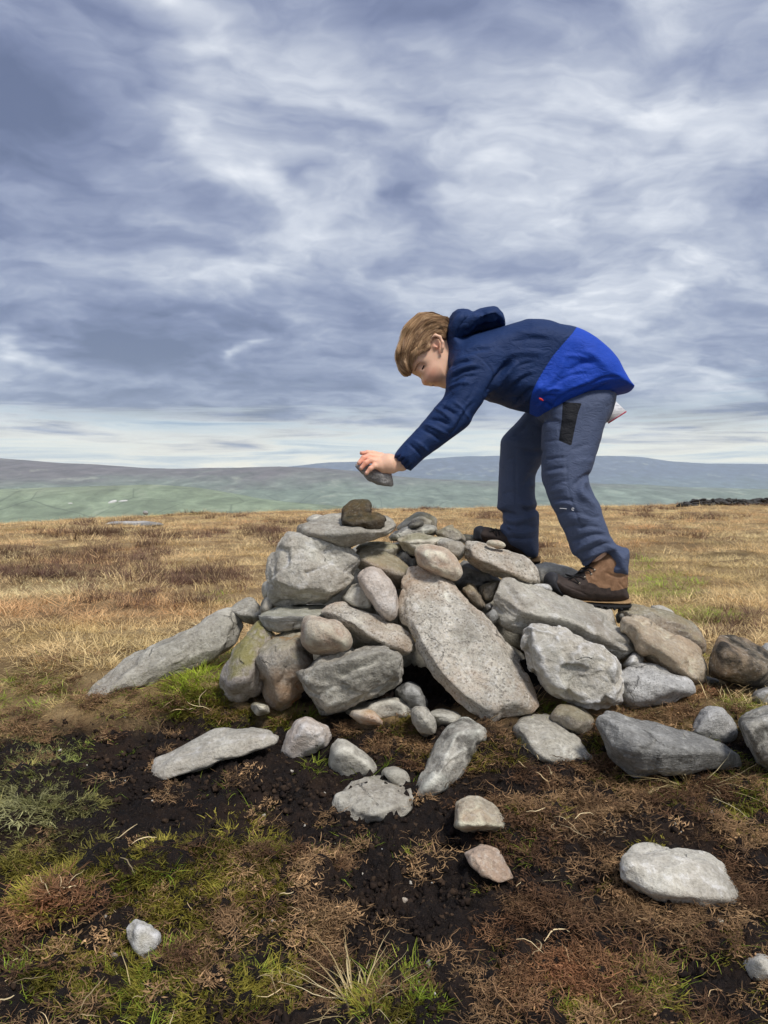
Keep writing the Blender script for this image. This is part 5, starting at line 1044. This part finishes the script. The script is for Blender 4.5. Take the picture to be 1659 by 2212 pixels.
# ------------------------------------------------------------------ vegetation
def leaf_mat(name, rough=.7, trans=.25):
    m, t, b = new_mat(name)
    tint = t.add('ShaderNodeAttribute', attribute_type='INSTANCER', attribute_name='tint').outputs['Color']
    bv = t.add('ShaderNodeAttribute', attribute_name='bv').outputs['Fac']
    c = t.vmath('SCALE', tint, sc=t.math('ADD', .45, t.math('MULTIPLY', bv, 1.05)))
    t.set(b, 'Base Color', c); b.inputs['Roughness'].default_value = rough; b.inputs['Specular IOR Level'].default_value = .2
    if trans:
        out = t.n['Material Output']; tr = t.add('ShaderNodeBsdfTranslucent', inp={'Color': c}); mx = t.add('ShaderNodeMixShader', inp={0: trans})
        t.l.new(b.outputs[0], mx.inputs[1]); t.l.new(tr.outputs[0], mx.inputs[2]); t.l.new(mx.outputs[0], out.inputs[0])
    return m
M_leaf = leaf_mat('grass_blades'); M_fib = leaf_mat('dead_roots', .85, .1); M_clod = leaf_mat('peat_crumbs', .95, 0)
def blades(n, hgt, rad, lean, wid, curl, seed, segs=4, flat=0.0):
    rs = np.random.RandomState(seed); V, F, B = [], [], []; vo = 0
    for i in range(n):
        a = rs.uniform(0, 6.283); r = rad * math.sqrt(rs.rand()); base = np.array([r * math.cos(a), r * math.sin(a), -.012])
        L = hgt * rs.uniform(.45, 1.15); az = a + rs.normal(0, .8); ln = abs(rs.normal(0, lean)) + lean * .3 + r / max(rad, 1e-6) * lean * .5
        d = np.array([math.cos(az) * math.sin(ln), math.sin(az) * math.sin(ln), math.cos(ln) * (1 - flat) + .02]); d /= np.linalg.norm(d)
        pts = [base]; 
        for k in range(segs):
            d = d + np.array([math.cos(az), math.sin(az), -.6]) * curl / segs * rs.uniform(.3, 1.5) + rs.normal(0, .06 + curl * .12, 3); d /= np.linalg.norm(d)
            pts.append(pts[-1] + d * L / segs)
        pts = np.array(pts); sd = np.array([-math.sin(az + rs.normal(0, .6)), math.cos(az), 0.0]); sd /= np.linalg.norm(sd)
        w = wid * rs.uniform(.7, 1.3) * np.linspace(1, .12, segs + 1)[:, None] * sd
        V += [pts - w, pts + w]; m = segs + 1; q = np.arange(segs) + vo; F.append(np.stack([q, q + 1, q + 1 + m, q + m], 1)); vo += 2 * m
        B.append(np.tile(np.clip(rs.normal(.5, .24), 0, 1) * np.linspace(.75, 1.1, m), 2))
    me = mesh_np('blades', np.concatenate(V), np.concatenate(F), False); attr(me, 'bv', np.concatenate(B)); return me
def fibres(n, rad, length, wid, seed, up=.35):
    rs = np.random.RandomState(seed); V, F, B = [], [], []; vo = 0; S = 7
    for i in range(n):
        p = np.array([rs.normal(0, rad * .55), rs.normal(0, rad * .55), rs.uniform(-.004, .008)]); a = rs.uniform(0, 6.283); L = length * rs.uniform(.4, 1.3); pts = [p]; el = rs.uniform(-.1, up)
        ka = rs.normal(0, .20)
        for k in range(S - 1):
            a += ka + rs.normal(0, .24); el = el * .7 + rs.normal(0, .25); pts.append(pts[-1] + L / S * np.array([math.cos(a) * math.cos(el), math.sin(a) * math.cos(el), math.sin(el)]))
        pts = np.array(pts); pts[:, 2] = np.abs(pts[:, 2] + .002); t = np.gradient(pts, axis=0); s = np.cross(t, rs.normal(0, .35, 3) + (0, 0, 1)); s /= np.linalg.norm(s, axis=1)[:, None] + 1e-9
        w = wid * rs.uniform(.5, 1.4) * np.sin(np.linspace(.5, 2.9, S))[:, None] * s
        V += [pts - w, pts + w]; q = np.arange(S - 1) + vo; F.append(np.stack([q, q + 1, q + 1 + S, q + S], 1)); vo += 2 * S; B.append(np.full(2 * S, np.clip(rs.normal(.5, .28), 0, 1)))
    me = mesh_np('fibres', np.concatenate(V), np.concatenate(F), False); attr(me, 'bv', np.concatenate(B)); return me
def flakes(n, rad, seed):
    rs = np.random.RandomState(seed); V, F, B = [], [], []
    for i in range(n):
        c = np.array([rs.normal(0, rad * .55), rs.normal(0, rad * .55), rs.uniform(.0, .010)]); a = rs.uniform(0, 6.283); u = np.array([math.cos(a), math.sin(a), rs.normal(0, .35)]); v = np.array([-math.sin(a), math.cos(a), rs.normal(0, .5)])
        L, w = rs.uniform(.003, .009), rs.uniform(.0006, .0016); k = rs.normal(0, .35); n_ = np.array([0, 0, 1.0])
        V += [c - u * L, c + v * w, c - v * w, c + u * L * .5 + n_ * k * L * .4 + v * w * .7, c + u * L * .5 + n_ * k * L * .4 - v * w * .7, c + u * L + n_ * k * L]; o = 6 * i
        F += [[o, o + 2, o + 1, o], [o + 1, o + 2, o + 4, o + 3], [o + 3, o + 4, o + 5, o + 3]]; B += [np.clip(rs.normal(.5, .3), 0, 1)] * 6
    F = np.array(F); tri = []
    for f in F:
        f = list(dict.fromkeys(f)); tri += [[f[0], f[i], f[i + 1]] for i in range(1, len(f) - 1)]
    me = mesh_np('flakes', np.array(V), np.array(tri), False); attr(me, 'bv', np.array(B)); return me
def clod(seed):
    d, F = ico(2); V = d * (1 + .75 * fbm(d * 1.6 + seed * 9, 3)[:, None]) * (1, .8, .6); me = mesh_np('clod', V, F); attr(me, 'bv', np.random.RandomState(seed).uniform(.2, .9, len(V))); return me
def scatter(name, P, rot, scl, idx, tint, protos, mat, label=None):
    """many copies of a few tufts: one object that nobody could count"""
    me = bpy.data.meshes.new(name); me.vertices.add(len(P)); me.vertices.foreach_set('co', np.asarray(P, np.float32).ravel())
    attr(me, 'rot', rot, 'FLOAT_VECTOR'); attr(me, 'scl', scl)
    a = me.attributes.new('pick', 'INT', 'POINT'); a.data.foreach_set('value', np.asarray(idx, np.int32))
    attr(me, 'tint', tint, 'FLOAT_VECTOR'); me.update()
    o = obj(name, me, kind='stuff')
    if label: o['label'] = label
    ng = bpy.data.node_groups.new(name + '_scatter', 'GeometryNodeTree')
    ng.interface.new_socket('Geometry', in_out='INPUT', socket_type='NodeSocketGeometry'); ng.interface.new_socket('Geometry', in_out='OUTPUT', socket_type='NodeSocketGeometry')
    N, L = ng.nodes, ng.links; gi = N.new('NodeGroupInput'); go = N.new('NodeGroupOutput'); ip = N.new('GeometryNodeInstanceOnPoints'); j = N.new('GeometryNodeGeometryToInstance')
    for pm in reversed(protos):
        pm.materials.clear(); pm.materials.append(mat); po = bpy.data.objects.new(name + '_tuft', pm)
        oi = N.new('GeometryNodeObjectInfo'); oi.inputs['Object'].default_value = po; oi.inputs['As Instance'].default_value = True
        L.new(oi.outputs['Geometry'], j.inputs[0])
    def na(nm, dt):
        n = N.new('GeometryNodeInputNamedAttribute'); n.data_type = dt; n.inputs['Name'].default_value = nm; return n.outputs['Attribute']
    # each prototype arrives as one instance of the list
    jj = N.new('GeometryNodeJoinGeometry'); N.remove(j)
    for n in [n for n in N if n.bl_idname == 'GeometryNodeObjectInfo']: L.new(n.outputs['Geometry'], jj.inputs[0])
    L.new(gi.outputs[0], ip.inputs['Points']); L.new(jj.outputs[0], ip.inputs['Instance']); ip.inputs['Pick Instance'].default_value = True
    L.new(na('pick', 'INT'), ip.inputs['Instance Index'])
    e2r = N.new('FunctionNodeEulerToRotation'); L.new(na('rot', 'FLOAT_VECTOR'), e2r.inputs[0]); L.new(e2r.outputs[0], ip.inputs['Rotation'])
    L.new(na('scl', 'FLOAT'), ip.inputs['Scale']); L.new(ip.outputs[0], go.inputs[0])
    md = o.modifiers.new('scatter', 'NODES'); md.node_group = ng; return o
# footprints of the stones, where nothing grows
FOOT = []
bpy.context.view_layer.update()
for so in STONES:
    n = len(so.data.vertices); co = np.empty(n * 3, np.float32); so.data.vertices.foreach_get('co', co); co = co.reshape(-1, 3) + np.array(so.location)
    g = zg(co[:, 0], co[:, 1], False); low = co[co[:, 2] < g + .07]
    if len(low) > 20:
        c = low[:, :2].mean(0); cv = np.cov((low[:, :2] - c).T) + np.eye(2) * 1e-6; FOOT.append((c, np.linalg.inv(cv)))
def free(x, y, k=2.3):
    ok = np.ones(len(x), bool)
    for c, iv in FOOT:
        d = np.stack([x - c[0], y - c[1]], 1); near = (np.abs(d) < .4).all(1)
        ok &= ~(near & (np.einsum('ni,ij,nj->n', d, iv, d) < k))
    return ok & (under_cairn(x, y) > .93)
def blobs(px, py, lst):
    r = np.zeros(len(px))
    for cx, cy, rx, ry, a in lst: r = np.maximum(r, a * np.exp(-((px - cx) / rx) ** 2 - ((py - cy) / ry) ** 2))
    return r
def mixc(a, b, t): return np.asarray(a)[None] * (1 - t[:, None]) + np.asarray(b)[None] * t[:, None]
rs = np.random.RandomState(11)
TAN, STRAW, RED, OLIVE, GREEN, HEATH = (.68, .46, .21), (.86, .67, .37), (.56, .32, .155), (.36, .33, .11), (.30, .40, .05), (.15, .085, .055)
# --- moor grass out to the brow, and heather in it
def moor():
    N = 190000; y = rs.uniform(2.0, 36, N); x = rs.uniform(-1, 1, N) * (1.6 + .62 * y)
    dens = np.minimum(1, (3.6 / y) ** 1.35) * (1.6 + .62 * y) / 24.0
    keep = rs.rand(N) < dens * 1.9 * np.interp(y, [2, 3.2, 5, 8], [2.3, 2.0, 1.2, 1.0]); x, y = x[keep], y[keep]; z = zg(x, y); px, py = proj(np.stack([x, y, z], -1))
    pm = peat_and_shade_mask(x, y, z); ok = (rs.rand(len(x)) > pm * .95) & free(x, y); x, y, z, px, py = (v[ok] for v in (x, y, z, px, py))
    hm = np.maximum(blobs(px, py, [(80,1240,150,20,1), (410,1252,110,22,1), (230,1155,120,7,.9), (570,1152,60,12,.9), (1372,1206,20,10,1), (640,1178,40,8,.8), (640,1130,60,4,.7), (1250,1128,40,5,.6), (1600,1350,70,18,.8), (300,1300,120,18,.6)]), sstep(.22, .45, fbm2(x * 1.0, y * .40, .60, 3, 6.0)) * sstep(3.5, 5, y) * .5)
    heath = rs.rand(len(x)) < np.clip(hm * .85, 0, .72)
    gr = np.maximum(blobs(px, py, [(1430,1270,100,32,1), (1500,1335,120,28,.8), (1400,1220,60,25,.6), (100,1500,150,60,.75), (60,1580,90,40,.7), (1540,1170,90,14,.35), (1560,1240,120,30,.45), (330,1112,60,5,.8), (420,1112,60,4,.5), (470,1290,60,25,.5)]), .32 * sstep(.1, .6, fbm2(x, y, .9, 3, 2.0)))
    t = rs.rand(len(x)); col = mixc(TAN, STRAW, np.clip(.55 + .45 * fbm2(x, y, 1.3, 3, 7) + .25 * (t - .5), 0, 1))
    k = np.clip(sstep(.0, .6, fbm2(x, y, .7, 3, 21)) * .75, 0, 1); col = col * (1 - k[:, None]) + np.array(RED)[None] * k[:, None] * 1.15
    k = np.clip(gr * (.55 + .6 * rs.rand(len(x))), 0, .9); col = col * (1 - k[:, None]) + np.array(OLIVE)[None] * k[:, None]
    k2 = (gr > .45) * (rs.rand(len(x)) < .4); col[k2 > 0] = np.array(GREEN) * 1.1
    col = np.clip(col * rs.uniform(.9, 1.3, (len(x), 1)), 0, .92)
    P = np.stack([x, y, z], 1)
    rot = np.stack([rs.normal(0, .12, len(x)), rs.normal(0, .12, len(x)) , rs.uniform(0, 6.28, len(x))], 1)
    sc = rs.uniform(.7, 1.25, len(x)) * np.clip(1 + .55 * fbm2(x, y, 2.2, 2, 33.), .55, 1.7) * np.interp(y, [2, 4, 12, 36], [.66, .95, 1.45, 2.1])
    g = ~heath
    scatter('moor_grass', P[g], rot[g], sc[g], rs.randint(0, 4, g.sum()), col[g], [blades(42, .088, .068, .65, .0015, 1.15, 50 + i) for i in range(4)], M_leaf, 'tawny moor grass')
    hc = np.array(HEATH)[None] * rs.uniform(.7, 1.7, (heath.sum(), 1)) + rs.uniform(0, .02, (heath.sum(), 3))
    scatter('heather', P[heath], rot[heath], sc[heath] * .9, rs.randint(0, 3, heath.sum()), hc, [blades(60, .095, .07, .5, .0017, .25, 70 + i, 5) for i in range(3)], M_leaf, 'dark brown heather patches')
moor()
# --- the trampled ground in front: roots, litter, moss, green blades, crumbs of peat
def front():
    N = 110000; y = rs.uniform(.75, 2.55, N); x = rs.uniform(-1, 1, N) * (.35 + .55 * y); z = zg(x, y); P = np.stack([x, y, z], 1); px, py = proj(P); ok = free(x, y, 1.9) & (py < 2330); P, px, py = P[ok], px[ok], py[ok]; x, y = P[:, 0], P[:, 1]
    n = len(x); den = np.clip(1.6 / y, .7, 1.6) ** 0
    nz = fbm2(x, y, 4.5, 3, 3.3); nz2 = fbm2(x, y, 9, 3, 8.8)
    pm = peat_and_shade_mask(x, y, P[:, 2])
    bare = blobs(px, py, [(330,1655,230,50,1.2), (560,1700,190,60,1.1), (740,1800,190,80,1), (800,1900,130,60,1), (930,1960,110,60,.9), (500,1740,90,30,.6), (1060,1900,70,40,.5), (380,1600,160,40,.8), (960,2120,60,60,.5), (60,2130,90,60,.5)])
    lit = np.clip(blobs(px, py, [(1250,1720,330,110,.95), (1400,1950,330,170,.95), (1250,2120,300,120,.9), (700,1900,130,90,1), (720,2030,60,120,1), (800,1600,100,35,1), (1060,1640,75,70,.95), (130,1570,170,40,.8), (230,1515,130,40,1.1), (300,1540,150,22,1), (520,1510,40,25,.8), (560,1900,140,80,.7), (100,1960,110,60,.8), (650,2000,120,90,.7), (450,2050,140,70,.55), (1450,1560,160,40,.8), (1560,1700,120,60,.8), (150,2060,120,60,.5)]) * 1.1 - .6 * bare + .55 * nz - .05, 0, 1)
    lit = lit * np.clip(.08 + 1.25 * sstep(-.15, .40, fbm2(x, y, 11, 3, 41.)) , 0, 1.3) + .10 * (nz2 > .2)
    k = (rs.rand(n) < lit * .34); red = blobs(px, py, [(90,1960,90,50,1), (1230,2110,110,70,.8), (1500,1480,60,25,.8), (1000,2000,120,60,.4)])
    c = mixc((.13, .07, .037), (.46, .29, .145), np.clip(.22 + .9 * nz2[k] + rs.normal(0, .22, k.sum()) + blobs(px[k], py[k], [(700,1900,130,90,.35), (720,2030,60,120,.5), (800,1590,90,30,.35)]), 0, 1))
    rr = np.clip(red[k], 0, 1) * .8; c = c * (1 - rr[:, None]) + np.array((.33, .13, .06))[None] * rr[:, None]
    kk = P[k]; m = len(kk)
    scatter('dead_root_litter', kk + (0, 0, .003), np.stack([rs.normal(0, .15, m), rs.normal(0, .15, m), rs.uniform(0, 6.28, m)], 1), rs.uniform(.55, 1.15, m), np.where(rs.rand(m) < .7, rs.randint(0, 4, m), rs.randint(4, 7, m)), c * rs.uniform(.55, 1.25, (m, 1)), [fibres(38, .026, .034, .00065, 90 + i, .6) for i in range(4)] + [flakes(60, .026, 95 + i) for i in range(3)], M_fib, 'matted dead roots and litter')
    # moss
    mo = np.clip(blobs(px, py, [(90,1850,130,70,.9), (60,1740,130,70,.8), (480,1850,150,80,.8), (520,1960,150,80,.8), (310,1910,60,60,1), (250,2120,150,70,1), (600,1870,90,60,.7), (420,1980,120,60,.7), (880,2160,60,50,.9), (1350,2130,120,60,.6), (1400,1830,60,40,.5), (480,1520,120,35,.8), (650,1545,70,30,.8), (1540,1585,110,25,.6), (1120,1760,120,30,.3), (1060,1620,60,40,.5), (800,1580,80,25,.4), (560,2120,120,60,.7)]) - .5 * bare + .45 * nz, 0, 1) * np.clip(.4 + sstep(-.3, .3, fbm2(x, y, 11, 3, 55.)), 0, 1.3)
    k = rs.rand(n) < mo * .50; m = k.sum(); c = mixc((.14, .12, .022), (.42, .36, .065), np.clip(.4 + nz2[k] + rs.normal(0, .2, m), 0, 1))
    pale = blobs(px[k], py[k], [(60,1740,120,70,.9)]); c = c * (1 - pale[:, None]) + np.array((.46, .45, .23))[None] * pale[:, None]
    scatter('moss', P[k] + (0, 0, .002), np.stack([rs.normal(0, .2, m), rs.normal(0, .2, m), rs.uniform(0, 6.28, m)], 1), rs.uniform(.6, 1.3, m), rs.randint(0, 3, m), c, [blades(80, .022, .032, .75, .0013, .8, 120 + i, 3) for i in range(3)], M_leaf, 'olive moss')
    # green blades
    gr = blobs(px, py, [(430,1478,95,30,1.6), (500,1420,40,50,1.6), (350,1500,60,18,.9), (230,1500,90,25,.5), (650,1530,60,38,1), (1185,1530,28,22,1), (770,1640,40,30,.6), (1250,1560,50,25,.6), (1610,1530,70,30,.9), (1600,1680,70,45,.8), (1450,1590,90,25,.45), (60,1620,120,50,.7), (60,1745,130,60,.5), (310,1890,55,50,.55), (260,2130,140,60,.6), (880,2165,70,50,.9), (1390,2120,90,50,.7), (1500,2040,40,25,.7), (740,1640,30,20,.6), (700,1650,60,20,.4), (1130,1830,60,25,.35), (570,2110,90,60,.35), (330,1530,90,20,.4), (540,1545,50,20,.6)])
    k = rs.rand(n) < np.clip(gr + .2 * nz, 0, 1) * .34; m = k.sum(); c = mixc((.22, .33, .03), (.46, .48, .075), np.clip(rs.normal(.4, .28, m) + .4 * nz2[k], 0, 1)); lush = np.clip(blobs(px[k], py[k], [(450,1470,100,45,1)]), 0, 1)[:, None]; c = c * (1 - lush) + np.array((.42, .52, .05))[None] * lush * rs.uniform(.6, 1.15, (m, 1))
    dull = blobs(px[k], py[k], [(60,1745,150,70,.8), (60,1620,130,60,.7)]); c = c * (1 - dull[:, None]) + np.array((.48, .46, .22))[None] * dull[:, None]
    scatter('green_grass', P[k], np.stack([rs.normal(0, .2, m), rs.normal(0, .2, m), rs.uniform(0, 6.28, m)], 1), rs.uniform(.55, 1.2, m) * (1 - .45 * dull) * (1 + .6 * np.clip(blobs(px[k], py[k], [(430,1478,110,40,1), (500,1420,45,55,1), (650,1530,60,38,.6), (1185,1530,30,24,.6)]), 0, 1)), rs.randint(0, 3, m), c, [blades(16, .048, .020, .6, .0010, .9, 140 + i, 5) for i in range(3)], M_leaf, 'short green grass')
    # straw blades lying about
    k = (rs.rand(n) < (.001 + .004 * lit)) & (pm > .1); m = k.sum(); c = mixc((.55, .38, .20), (.80, .65, .38), rs.rand(m))
    scatter('dry_grass_stalks', P[k] + (0, 0, .008), np.stack([rs.normal(0, .3, m), rs.normal(0, .3, m), rs.uniform(0, 6.28, m)], 1), rs.uniform(.6, 1.3, m), rs.randint(0, 3, m), c, [fibres(4, .03, .06, .0007, 160 + i, .7) for i in range(3)], M_fib, 'dry straw stalks')
    # peat crumbs and grit
    k = (rs.rand(n) < .22 * (pm > .3) * (.35 + bare)); m = k.sum(); c = mixc((.012, .008, .007), (.06, .038, .024), rs.rand(m) ** 2); wh = rs.rand(m) < .02; c[wh] = (.45, .42, .36); s = rs.lognormal(-5.45, .5, m); s[wh] *= .6
    scatter('peat_crumbs', P[k] + (0, 0, .001), rs.uniform(0, 6.28, (m, 3)), np.clip(s, .001, .008), rs.randint(0, 4, m), c, [clod(i) for i in range(4)], M_clod, 'crumbled black peat')
front()
# --- single tussocks of bleached grass
M_tus, _t, _b = new_mat('bleached_tussock'); _v = _t.add('ShaderNodeAttribute', attribute_name='bv').outputs['Fac']
_t.set(_b, 'Base Color', _t.ramp(_v, [(0, (.24, .17, .07)), (.5, (.50, .39, .19)), (1, (.70, .60, .36))])); _b.inputs['Roughness'].default_value = .75
for (a, b, nb_, hg, ln, lb) in [(775, 2165, 110, .105, .95, 'spiky bleached tussock growing from the peat below the tan root mat'), (1500, 1690, 130, .15, .85, 'sprawling straw-coloured tussock below the long dark wedge-shaped block'), (290, 2150, 40, .075, 1.1, 'small star-shaped straw tuft among green moss')]:
    yy = ray_ground(a, b); q = at(a, b, yy); tu = obj('grass_tussock', blades(nb_, hg, .028, ln, .0014, .55, int(a), 6), M_tus, loc=(q[0], yy, float(zg(q[0], yy))), label=lb, cat='tussock')
# ------------------------------------------------------------------ far things on the moor
def far_wall():
    rs2 = np.random.RandomState(3); M = plain_mat('dark_wall_stone', (.060, .058, .055), .95, .5, 3.0); root = bpy.data.objects.new('dry_stone_wall', None); COL.objects.link(root)
    A = at(1478, 1100, 23.0); B = at(1800, 1085, 25.0); base = np.array([A[0], A[1], float(zg(A[0], A[1]))]); root.location = base
    root['label'] = 'low tumbledown dry stone wall along the brow of the moor'; root['category'] = 'wall'
    n = 75; shapes = []
    for k in range(6):
        d, F = ico(2); shapes.append(mesh_np('wall_stone', d * (1 + .28 * fbm(d * 1.5 + k * 5, 2)[:, None]), F)); shapes[-1].materials.append(M)
    for i in range(n):
        t = (i + rs2.uniform(-.3, .3)) / n; p = A * (1 - t) + B * t; g = float(zg(p[0], p[1]))
        top = float(at(1500, 0, 1)[0] * 0) + np.interp(t, [0, .1, .5, 1], [.08, .15, .18, .22]); zt = p[2] + .02
        for row in range(3):
            o = bpy.data.objects.new('stone', shapes[rs2.randint(6)]); COL.objects.link(o); o.parent = root
            h = top * (row + .35) / 3; o.location = np.array([p[0] + rs2.normal(0, .05), p[1] + rs2.normal(0, .08), g + h]) - base
            o.scale = (rs2.uniform(.08, .16), rs2.uniform(.10, .16), rs2.uniform(.035, .06)); o.rotation_euler = rs2.uniform(0, 6.28, 3) * (0.1, .1, 1)
far_wall()
FR['D'] = (0, 0, 1)
rock('outcrop_stone', 'flat grey bedrock slab lying in the moor grass near the brow', 'D', [(228,1133),(250,1127,-.3),(300,1125,-.4),(330,1128,-.3),(338,1133),(300,1137),(250,1137)], 14.0, 'gran2', tf=.25, tb=.3, lod=3)
rock('outcrop_stone', 'darker bedrock slab beside the flat grey slab on the moor', 'D', [(286,1134),(310,1128,-.2),(340,1129,-.2),(352,1134),(330,1139),(300,1140)], 13.2, 'darkg', tf=.25, tb=.3, lod=3)
rock('marker_stone', 'tiny dark stone standing up on the far brow of the moor', 'D', [(309,1112),(310,1104),(315,1103),(319,1106),(320,1112)], 20.0, 'darkg', tf=.06, tb=.06, lod=2)

# pale limestone scars on the hillside across the dale
for pts, lb in (([(230,1092),(238,1083),(249,1080),(252,1084),(243,1090)], 'bent white limestone scar on the far green hillside'), ([(255,1084),(262,1080),(276,1080),(274,1084),(262,1086)], 'straight white limestone scar right of the bent one on the far hillside'), ([(146,1089),(150,1086),(157,1086),(157,1089)], 'tiny white limestone speck on the far green hillside, apart from the larger scars')):
    c = np.mean(pts, 0); d = Vector(at(c[0], c[1], 1.0) - (0, 0, CAMZ)).normalized(); best = None
    for nm in ('dale_spur', 'dale_hill'):
        ok, loc, nn, ii = bpy.data.objects[nm].ray_cast(Vector((0, 0, CAMZ)), d)
        if ok and (best is None or loc.y < best): best = loc.y
    if best: rock('limestone_scar', lb, 'D', pts, float(best) - 1.0, 'white', tf=2.5, tb=9.0, lod=2, cat='rock outcrop')
